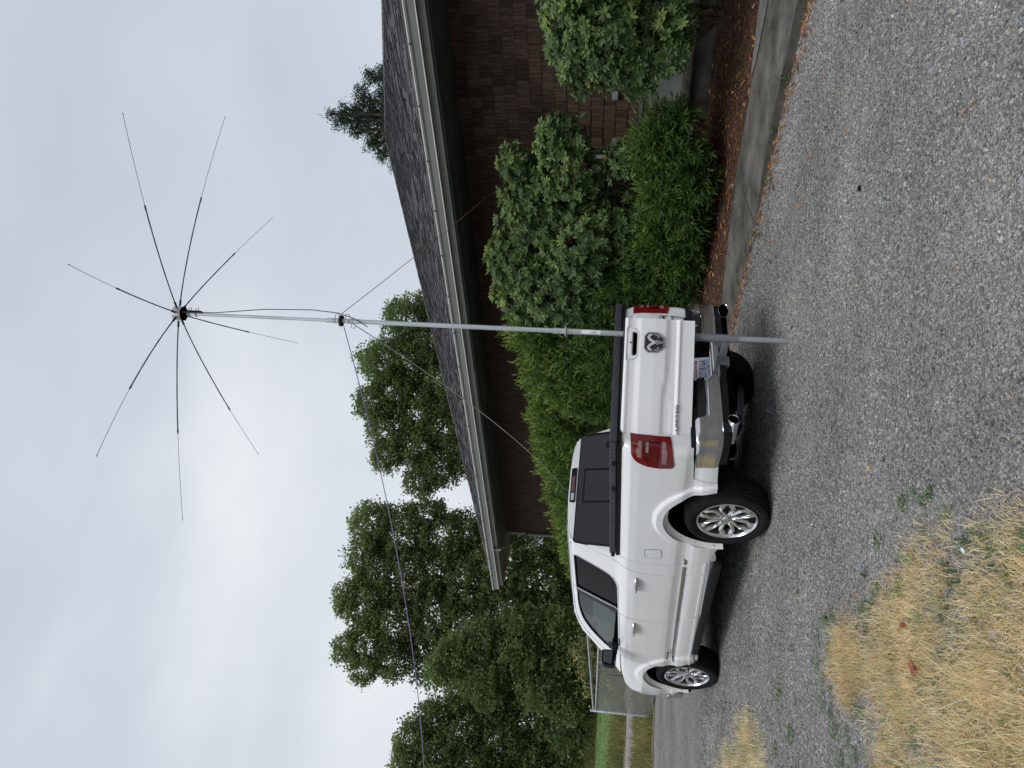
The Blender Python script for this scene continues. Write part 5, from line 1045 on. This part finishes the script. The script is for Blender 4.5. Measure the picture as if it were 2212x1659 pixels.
def gb(name, a, c, m_, bevel=.0, parent=None): 
    return MB().box(a, c, fr3).build(name, m_, parent or gate_root, bevel=bevel)
gb('inner_panel', (.004, -.085, .845), (GL-.004, -.048, 1.472), M['paint'], .01)
gb('top_trim', (.0, -.075, 1.472), (GL, -.012, 1.492), M['black_plastic'], .006)
def gpan(name, outer, holes, off, m_, parent=None, res=.02, fl=.01):
    def f(u, v): return np.stack([u*gd.x+off*gn_.x, u*gd.y+off*gn_.y, v], -1)
    return panel(name, outer, holes, f, m_, parent or gate_root, res=res, flange=fl)
hbz = roundp([(.70, 1.345, .06), (.98, 1.345, .06), (1.0, 1.455), (.68, 1.455)], .02)
handle = gpan('handle_bezel', grow(hbz, -.003), [roundp([(.735, 1.362, .03), (.945, 1.362, .03), (.955, 1.402), (.725, 1.402)], .01)], -.004, M['paint'], fl=.03)
gb('pocket', (.70, -.05, 1.35), (.98, -.04, 1.41), M['dark'], 0, handle)
gb('grip', (.735, -.01, 1.408), (.945, .016, 1.44), M['paint'], .008, handle)
gb('grip_top', (.735, -.01, 1.4405), (.945, .010, 1.446), M['white_trim'], .002, handle)
MB().lathe([(-.004, .008), (.006, .008), (.006, 0)], 12, fr3 @ Matrix.Translation((.845, .016, 1.424)) @ Matrix.Rotation(pi/2, 4, 'Z')).build('camera_lens', M['dark'], handle)
# ram-head badge
cxb, czb = .855, 1.21
oc = [(-.045, .092), (.045, .092), (.078, .062), (.078, -.040), (.045, -.082), (-.045, -.082), (-.078, -.040), (-.078, .062)]
oc = [(-.062, .088), (.062, .088), (.095, .055), (.095, -.030), (.045, -.092), (-.045, -.092), (-.095, -.030), (-.095, .055)]
sh = lambda L_, s_=1: [(cxb+u*s_, czb+v*s_) for u, v in L_]
em = gpan('badge', sh(oc), [], .010, M['badge_dark'], fl=.012)
gpan('badge_rim', sh(oc), [sh(oc, .90)], .014, M['chrome'], em, fl=.008)
hornL = [(0, .012), (-.022, .040), (-.045, .056), (-.070, .050), (-.079, .030), (-.074, .030), (-.060, .038), (-.045, .036), (-.028, .016), (-.018, -.004), (0, -.012)]
hn = [(0, .016), (-.020, .046), (-.046, .064), (-.072, .052), (-.082, .022), (-.066, .018), (-.058, .034), (-.044, .038), (-.026, .018), (-.012, -.010), (0, -.020)]
hn2 = hn+[(-u, v) for u, v in hn[::-1][1:-1]]
gpan('ram_horns', sh(hn2), [], .022, mat('horn_chrome_sky_shine', (.85, .86, .88), .2, .5), em, res=.01, fl=.008)  # sky reflection on the horns is put into a paler, part-diffuse colour
fc_ = [(-.016, -.012), (.016, -.012), (.024, -.03), (.016, -.05), (.010, -.078), (-.010, -.078), (-.016, -.05), (-.024, -.03)]
gpan('ram_face', sh(fc_), [], .024, M['chrome'], em, res=.01, fl=.010)
for s in (-1, 1):
    cu = [(s*.070, .012), (s*.084, .0), (s*.078, -.036), (s*.058, -.052), (s*.040, -.044), (s*.044, -.030), (s*.058, -.030), (s*.066, -.008)]
    if s > 0: cu = cu[::-1]
    gpan('horn_curl', sh(cu), [], .018, M['chrome'], em, res=.01, fl=.008)
# lettering
def text(name, s_, size, m_, parent, M4, depth=.002, sx=1., bold=.0, align='LEFT'):
    c = bpy.data.curves.new(name, 'FONT'); c.body = s_; c.size = size; c.extrude = depth/2; c.offset = bold; c.align_x = align; c.resolution_u = 2
    o = bpy.data.objects.new(name, c); S.collection.objects.link(o); bpy.context.view_layer.update()
    me = bpy.data.meshes.new_from_object(o.evaluated_get(bpy.context.evaluated_depsgraph_get())); bpy.data.objects.remove(o); me.materials.clear(); me.materials.append(m_)
    q = mkobj(name, me, parent); q.matrix_local = M4 @ Matrix.Diagonal((sx, 1, 1, 1)); return q
def face(o, ux, uz): # plane matrix: text x -> ux, text y -> uz, normal = ux x uz
    ux = Vector(ux).normalized(); uz = Vector(uz).normalized(); n_ = ux.cross(uz); return Matrix(((ux.x, uz.x, n_.x, o[0]), (ux.y, uz.y, n_.y, o[1]), (ux.z, uz.z, n_.z, o[2]), (0, 0, 0, 1)))
pt = gd*.045-gn_*.0+Vector((0, 0, .968)); off = gn_*-.006
text('lettering', 'LIMITED', .034, M['badge_dark'], gate_root, face(tuple(pt+off), tuple(gd), (0, 0, 1)), .006, 2.0, .0)
text('lettering', '4x4', .062, M['badge_dark'], gr, face((.70, -1.045, 1.03), (1, 0, 0), (0, 0, 1)), .006, 1.0, .0015)
yR = 3.02; text('lettering', 'RAM', .062, M['chrome'], df[0], face((-1.022, 3.16, .80-RK*3.0), (0, -1, 0), (0, 0, 1)), .008, 1.75, .002)
text('lettering', 'RAM', .062, M['chrome'], df[1], face((1.006, 2.90, .80-RK*3.0), (0, 1, 0), (0, 0, 1)), .008, 1.75, .002)
# door handles
def handle_bar(y, par, s):
    b_ = MB(); n = 12; z = 1.255-RK*y
    pts = [(s*1.008, y-.13, z), (s*1.045, y-.11, z+.002), (s*1.055, y-.02, z), (s*1.052, y+.08, z-.004), (s*1.012, y+.12, z-.006)]
    b_.tube(pts, [.018, .024, .025, .022, .014], 10); o_ = b_.build('door_handle', M['chrome'], par, smooth=True, angle=60)
    MB().lathe([(0, .055), (.004, .05), (.002, 0)], 20, Matrix.Translation((s*1.0115, y-.01, z-.002)) @ Matrix.Rotation(0 if s < 0 else pi, 4, 'Z') @ Matrix.Diagonal((-1, 1.3, .55, 1))).build('handle_cup', M['paint'], o_, smooth=True)
for y, pr in ((1.36, dr), (2.42, df)):
    handle_bar(y, pr[0], -1); handle_bar(y, pr[1], 1)
# mirrors
for s, pr in ((-1, df[0]), (1, df[1])):
    mo = roundp([(1.035, 1.35, .03), (1.255, 1.365, .05), (1.245, 1.53, .05), (1.04, 1.545, .04)], .03, 5)
    b_ = MB(); n = len(mo); c = np.mean(mo, 0); 
    v = [(s*p[0], 3.0, p[1]) for p in mo]+[(s*p[0], 3.07, p[1]) for p in mo]+[(s*(c[0]+(p[0]-c[0])*.6), 3.17, c[1]+(p[1]-c[1])*.6) for p in mo]
    f = [tuple(range(n))]+[(i_, (i_+1) % n, n+(i_+1) % n, n+i_) for i_ in range(n)]+[(n+i_, n+(i_+1) % n, 2*n+(i_+1) % n, 2*n+i_) for i_ in range(n)]+[tuple(range(2*n, 3*n))]
    mh = b_.add(v, f).build('wing_mirror', M['black_plastic'], pr, smooth=True, angle=50)
    g2 = [(c[0]+(p[0]-c[0])*.84, c[1]+(p[1]-c[1])*.84) for p in mo]; MB().prism(g2, lambda u, v_: Vector((s*u, 2.999, v_)), lambda u, v_: Vector((s*u, 2.993, v_))).build('mirror_glass', M['mirror'], mh)
    MB().box((s*.85, 3.02, 1.345), (s*1.06, 3.10, 1.415)).build('mirror_arm', M['black_plastic'], mh, bevel=.012)
    MB().add([(s*.938, 3.08, 1.34), (s*.93, 3.34, 1.315), (s*.885, 3.33, 1.42), (s*.87, 3.22, 1.49), (s*.91, 3.07, 1.36)], [(0, 1, 2, 3, 4)]).build('sail_panel', M['black_plastic'], mh)
# rear bumper
bpl = np.array([(-.985, -.80), (-.988, -.95), (-.975, -1.06), (-.93, -1.13), (-.84, -1.17), (-.6, -1.205), (-.3, -1.225), (0, -1.23)]); bpl = np.concatenate([bpl, (bpl*np.array([-1, 1]))[::-1][1:]])
for _ in range(3):
    q = [bpl[0]]
    for a, b2 in zip(bpl[:-1], bpl[1:]): q += [a*.75+b2*.25, a*.25+b2*.75]
    bpl = np.array(q+[bpl[-1]])
bs = np.concatenate([[0], np.cumsum(np.linalg.norm(np.diff(bpl, axis=0), axis=1))]); BL = bs[-1]; btn = np.gradient(bpl, bs, axis=0); bnr = unit(np.stack([btn[:, 1], -btn[:, 0]], -1))
def bump_map(off, prof):
    pz = np.array([p[0] for p in prof]); po = np.array([p[1] for p in prof])
    def f(u, v):
        x = np.interp(u, bs, bpl[:, 0]); y = np.interp(u, bs, bpl[:, 1]); nx = np.interp(u, bs, bnr[:, 0]); ny = np.interp(u, bs, bnr[:, 1]); o_ = np.interp(v, pz, po)+off
        return np.stack([x+nx*o_, y+ny*o_, v+0*u], -1)
    return f
def ux(x, left=True): return float(np.interp(x, bpl[:, 0][10:-10], bs[10:-10]))
U = lambda x: ux(x)
cp = [(.57, -.03), (.60, -.008), (.64, 0), (.74, .004), (.79, .010), (.815, .004), (.835, -.02)]
xo = [(0.0, .60), (0.0, .80), (U(-.93), .825), (U(-.80), .832), (U(-.74), .832), (U(-.71), .745), (U(-.66), .725), (U(-.30), .735), (U(-.25), .68), (U(-.22), .665), (U(.22), .665), (U(.25), .68), (U(.30), .735), (U(.66), .725), (U(.71), .745), (U(.74), .832), (U(.80), .832), (U(.93), .825), (BL, .80), (BL, .60), (U(.9), .585), (U(.25), .60), (U(.2), .585), (U(-.2), .585), (U(-.25), .60), (U(-.9), .585)]
bmp = panel('rear_bumper', roundp(xo, .022, 4), [], bump_map(0, cp), M['chrome_dirty'], truck, res=.028, flange=.06)
for a_, c_, z_ in ((-.70, -.29, .722), (.29, .70, .722), (-.23, .23, .655)):
    panel('chrome_lip', [(U(a_), z_-.012), (U(c_), z_-.012), (U(c_), z_+.016), (U(a_), z_+.016)], [], bump_map(.003, [(z_-.013, .008), (z_-.006, .006), (z_+.017, -.028)]), M['chrome'], bmp, res=.03, flange=.01)
for a_, c_ in ((-.735, -.245), (.245, .735)):
    b_ = MB(); xs = np.linspace(a_, c_, 12); v = []; f = []
    for x_ in xs: yb = float(np.interp(x_, bpl[:, 0][10:-10], bpl[:, 1][10:-10])); v += [(x_, yb+.012, .735), (x_, yb+.03, .80), (x_, -.98, .835), (x_, -.98, .70)]
    for i_ in range(11):
        for k_ in range(3): f.append((i_*4+k_, i_*4+k_+1, (i_+1)*4+k_+1, (i_+1)*4+k_))
    f += [(0, 1, 2, 3), (47, 46, 45, 44)]
    sp_ = b_.add(v, f).build('step_pad', M['black_plastic'], bmp)
    b_ = MB()
    for k_ in range(9): x_ = a_+.05+k_*.05; b_.box((x_, -1.15, .815), (x_+.012, -1.0, .832))
    b_.build('step_ribs', M['black_plastic'], sp_)
b_ = MB(); b_.box((-.26, -1.08, .60), (.26, -1.06, .86)); b_.box((-.26, -1.2, .60), (.26, -1.06, .655)); b_.box((-.27, -1.18, .62), (-.255, -1.06, .84)); b_.box((.255, -1.18, .62), (.27, -1.06, .84)); b_.box((-.95, -1.06, .60), (.95, -1.03, .86)); b_.build('plate_recess', M['black_plastic'], bmp)
MB().box((.17, -1.10, .68), (.25, -1.085, .76)).build('tow_socket', M['liner'], bmp, bevel=.01)
MB().lathe([(0, .05), (.015, .05), (.02, .03), (.02, 0)], 16, Matrix.Translation((.205, -1.10, .80)) @ Matrix.Rotation(-pi/2, 4, 'Z')).build('socket_cover', M['liner'], bmp, smooth=True)
bv = bump_map(-.02, [(.50, -.02), (.60, 0)])
panel('bumper_valance', [(0.02, .525), (0.02, .592), (BL-.02, .592), (BL-.02, .525)], [], bv, M['black_plastic'], bmp, res=.05, flange=.03)
for x_ in (-.86, -.72, .72, .86):
    yb = float(np.interp(x_, bpl[:, 0][10:-10], bpl[:, 1][10:-10])); MB().lathe([(0, .012), (.006, .010), (.006, 0)], 10, Matrix.Translation((x_, yb+.022, .558)) @ Matrix.Rotation(-pi/2, 4, 'Z')).build('valance_bolt', M['liner'], bmp)
# licence plate
pc = Vector((-.03, -1.105, .735)); pr = thing('tmp', 'x', 'x'); bpy.data.objects.remove(pr)
plate = MB().prism(roundp([(-.155, -.078), (.155, -.078), (.155, .078), (-.155, .078)], .012), lambda u, v_: Vector((u, 0, v_)), lambda u, v_: Vector((u, -.003, v_))).build('licence_plate', M['plate_white'], truck)
plate.location = pc; plate.rotation_euler = (-.18, 0, 0)
MB().prism(roundp([(-.148, -.071), (.148, -.071), (.148, -.045), (.09, -.02), (.03, -.03), (-.02, .005), (-.07, -.03), (-.148, -.035)], .01), lambda u, v_: Vector((u, -.003, v_)), lambda u, v_: Vector((u, -.0035, v_))).build('plate_picture', M['plate_blue'], plate)
text('plate_number', 'D71816A', .098, M['ink_blue'], plate, face((0, -.0042, -.040), (1, 0, 0), (0, 0, 1)), .001, .62, .0008, 'CENTER')
text('plate_state', 'WASHINGTON', .034, M['ink_red'], plate, face((-.03, -.0042, .046), (1, 0, 0), (0, 0, 1)), .0008, .8, .0004, 'CENTER')
text('plate_motto', 'Evergreen State', .022, M['ink_red'], plate, face((-.01, -.0046, -.066), (1, 0, 0), (0, 0, 1)), .0008, .9, 0, 'CENTER')
MB().box((.075, -.0045, .042), (.105, -.003, .068)).build('plate_sticker', M['ink_red'], plate)
text('sticker_mark', '2025', .013, M['ink_dark'], plate, face((.110, -.0044, .050), (1, 0, 0), (0, 0, 1)), .0006, .8)
for x_, z_ in ((-.09, -.058), (.09, -.058), (-.09, .066)): MB().lathe([(0, .004), (.002, .004), (.002, 0)], 8, Matrix.Translation((x_, -.0035, z_)) @ Matrix.Rotation(-pi/2, 4, 'Z')).build('plate_screw', M['ink_dark'], plate)
# exhaust tips
for s in (-1, 1):
    b_ = MB(); Mx = Matrix.Translation((s*.735, -1.20, .50)) @ Matrix.Rotation(s*-.35, 4, 'Z') @ Matrix.Rotation(pi/2, 4, 'Z') @ Matrix.Rotation(.0, 4, 'Y') @ Matrix.Diagonal((1, 1.0, .62, 1))
    b_.lathe([(0, .074), (-.004, .079), (0, .083), (.03, .082), (.10, .072), (.22, .06)], 28, Mx); et = b_.build('exhaust_tip', M['chrome'], truck, smooth=True, angle=50)
    MB().lathe([(0, .074), (.02, .071), (.16, .066), (.17, 0)], 28, Mx).build('tip_bore', M['dark'], et)
# hitch receiver
b_ = MB(); b_.box((-.045, -1.20, .50), (.045, -.9, .59)); b_.box((-.055, -1.21, .49), (.055, -1.17, .60)); b_.build('hitch_receiver', M['greysteel'], truck, bevel=.004)
b_ = MB(); b_.tube([(-.60, -1.05, .48), (-.62, -1.12, .42), (-.56, -1.0, .40)], .012, 6); b_.build('tow_chain_loop', M['liner'], truck)

# ------------------------------------------------------------ mast and antenna
mb0 = Vector((5.41, 5.0, 0)); mtop = Vector((5.452, 5.0, 5.97)); ax = (mtop-mb0).normalized()
mast = thing('antenna_mast', 'galvanised pipe mast standing in a hitch mount behind the white pickup', 'mast', tuple(mb0))
def mz(z): return ax*(z/ax.z)
def sec(name, z0, z1, r0_, m_='galv', r1=None, parent=mast, n=20):
    return MB().tube([mz(z0), mz(z1)], [r0_, r1 or r0_], n).build(name, M[m_], parent, smooth=True, angle=50)
sec('foot_pipe', 0.0, .50, .027); hs = sec('hitch_sleeve', .455, 1.0, .0375, 'greysteel')
MB().tube([mz(.845)+Vector((.037, -.02, 0)), mz(.845)+Vector((.075, -.06, .0))], .006, 6).build('clamp_bolt', M['chrome'], hs, smooth=True)
MB().tube([mz(.82)+Vector((.07, -.085, 0)), mz(.87)+Vector((.075, -.04, .0))], .005, 6).build('clamp_bolt', M['chrome'], hs, smooth=True)
ht = MB(); ht.box((-.03, .03, .525), (.03, .30, .585)); ht.add([(-.004, .034, .585), (-.004, .034, .70), (-.004, .13, .586), (.004, .034, .585), (.004, .034, .70), (.004, .13, .586)], [(0, 1, 2), (5, 4, 3), (0, 2, 5, 3), (1, 4, 5, 2), (0, 3, 4, 1)]); ht.build('hitch_tube', M['greysteel'], mast, bevel=.003)
sec('mast_pipe', .98, 2.03, .0265); sec('coupler', 2.0, 2.045, .029); sec('washer_plate', 2.045, 2.056, .052)
sec('coupler', 2.056, 2.17, .028); sec('mast_pipe', 2.165, 4.13, .0225); sec('coupler', 4.10, 4.20, .0255); sec('coupler', 4.21, 4.44, .023)
sec('mast_pipe', 4.40, 5.93, .0165); sec('hose_clamp', 4.34, 4.375, .026, 'metal_grey'); sec('hose_clamp', 4.16, 4.195, .028, 'metal_grey')
gr_ = sec('guy_ring', 4.275, 4.30, .056, 'black_plastic')
for z_, s_ in ((4.355, 1), (4.18, -1), (4.25, 1)): MB().tube([mz(z_)+Vector((s_*.02, -s_*.01, 0)), mz(z_)+Vector((s_*.05, -s_*.04, .0)), mz(z_)+Vector((s_*.055, -s_*.045, -.03)), mz(z_)+Vector((s_*.04, -s_*.03, -.045))], .004, 6).build('hook', M['metal_grey'], mast, smooth=True)
lb = MB(); v = []; n = 9
for i_ in range(n):
    a = radians(185+i_*11); v += [tuple(mz(1.72)+Vector((cos(a)*.0272, sin(a)*.0272, 0))), tuple(mz(1.90)+Vector((cos(a)*.0272, sin(a)*.0272, 0)))]
lb.add(v, [(2*i_, 2*i_+2, 2*i_+3, 2*i_+1) for i_ in range(n-1)]); lbo = lb.build('paper_label', M['ink_white'], mast, smooth=True)
b_ = MB()
for k_ in range(5): b_.box((-.0274*cos(.7)-.012+.003*(k_ % 2), -.0282, 1.76+k_*.012), (-.0274*cos(.7)+.012, -.0272, 1.764+k_*.012))
b_.build('label_print', M['ink_dark'], lbo)
hub = Vector((5.452, 5.0, 6.02))
ant = thing('star_antenna', 'star of eight black whip aerials radiating from a hub on top of the mast', 'antenna', tuple(hub))
b_ = MB(); oc8 = [(.074*cos(pi/8+k*pi/4), .074*sin(pi/8+k*pi/4)) for k in range(8)]
b_.prism(oc8, lambda u, v_: Vector((u, v_, -.045)), lambda u, v_: Vector((u, v_, .045))); b_.build('hub_sides', M['metal_grey'], ant, bevel=.003)
b_ = MB(); b_.prism([(u*1.02, v_*1.02) for u, v_ in oc8], lambda u, v_: Vector((u, v_, -.056)), lambda u, v_: Vector((u, v_, -.046))); b_.build('hub_base', M['dark'], ant)
b_ = MB(); b_.box((.022, -.035, -.25), (.030, .035, -.05), Matrix.Rotation(-.6, 4, 'Z')); b_.build('mast_bracket', M['dark'], ant)
for z_ in (-.115, -.19):
    b_ = MB(); b_.tube([Matrix.Rotation(-.6, 3, 'Z') @ Vector(p) for p in ((.060, -.022, z_), (.02, -.024, z_), (-.02, -.018, z_), (-.026, 0, z_), (-.02, .018, z_), (.02, .024, z_), (.075, .022, z_))], .0035, 6); b_.build('u_bolt', M['stinger'], ant, smooth=True)
tips = [(4.18, 3.38, 5.70), (5.66, 2.93, 5.80), (7.08, 3.70, 5.72), (7.52, 5.25, 5.82), (6.73, 6.6, 5.60), (5.28, 7.07, 5.75), (3.87, 6.37, 5.82), (3.40, 4.72, 5.71)]
fr_ = [.60, .57, .55, .60, .58, .62, .57, .60]
for tp_, q in zip(tips, fr_):
    t_ = Vector(tp_)-hub; d_ = Vector((t_.x, t_.y, 0)).normalized(); s0 = d_*.075; n = 14; pts = []
    for i_ in range(n+1):
        u = i_/n; p = s0.lerp(t_, u); p.z = s0.z+(t_.z)*(u**1.6); pts.append(p)
    k_ = int(round(q*n)); wb = MB(); w_pts = pts[:k_+1]
    wb.tube([pts[0], pts[0].lerp(pts[1], .45)], .011, 8); rad = [.0064 if i_ % 2 else .0056 for i_ in range(len(w_pts))]; wb.tube(w_pts, rad, 8); wb.tube([pts[k_]-(pts[k_]-pts[k_-1])*.35, pts[k_]], .0080, 8)
    wo = wb.build('whip', M['whip'], ant, smooth=True)
    MB().tube(pts[k_:], .0024, 5).build('stinger', M['stinger'], wo, smooth=True)
    MB().tube([pts[-1]-d_*.012, pts[-1]+d_*.006], .004, 6).build('tip_cap', M['stinger'], wo, smooth=True)
# cables and guys
def rope(name, label, pts, r, m_, sag=0, cat='rope', sub=24):
    P_ = [Vector(p) for p in pts]; out_ = []
    for a, c in zip(P_[:-1], P_[1:]):
        for i_ in range(sub): u = i_/sub; q = a.lerp(c, u); q.z -= sag*4*u*(1-u)*((c-a).length/10); out_.append(q)
    out_.append(P_[-1]); b_ = MB().tube([p-P_[0] for p in out_], r, 6); o = b_.build(name, M[m_], smooth=True, loc=P_[0]); return tag(o, label, cat)
g0 = mb0+mz(4.28)
rope('guy_rope', 'purple guy rope running from the mast ring out over the left of the field', [g0+Vector((-.04, .04, -.02)), Vector((.2696*10.5, .9437*10.5, 1.6+.1919*10.5)) , Vector((2.2, 14.6, 2.95))], .0048, 'rope_purple', .25)
rope('guy_rope', 'red and yellow guy rope running from the mast ring down behind the large rhododendron', [g0+Vector((.05, -.04, .02)), Vector((10.5, 6.8, 3.69)), Vector((10.9, 6.95, 3.60))], .004, 'rope_red', .05)
rope('guy_rope', 'pale guy rope running from the mast down behind the pickup roof', [g0+Vector((.0, .03, -.1)), Vector((7.5, 10.45, 2.28)), Vector((8.7, 13.6, .3))], .005, 'rope_white', .35)
rope('coax_cable', 'dark coaxial cable hanging slack from the hub along the upper mast', [hub+Vector((-.03, -.05, -.06)), Vector((5.43, 4.95, 5.6)), Vector((5.50, 4.94, 5.1)), Vector((5.52, 4.94, 4.6)), Vector((5.50, 4.95, 4.33)), Vector((5.44, 4.96, 4.15)), Vector((5.37, 5.0, 4.0))], .005, 'cable', 0, 'cable', 6)
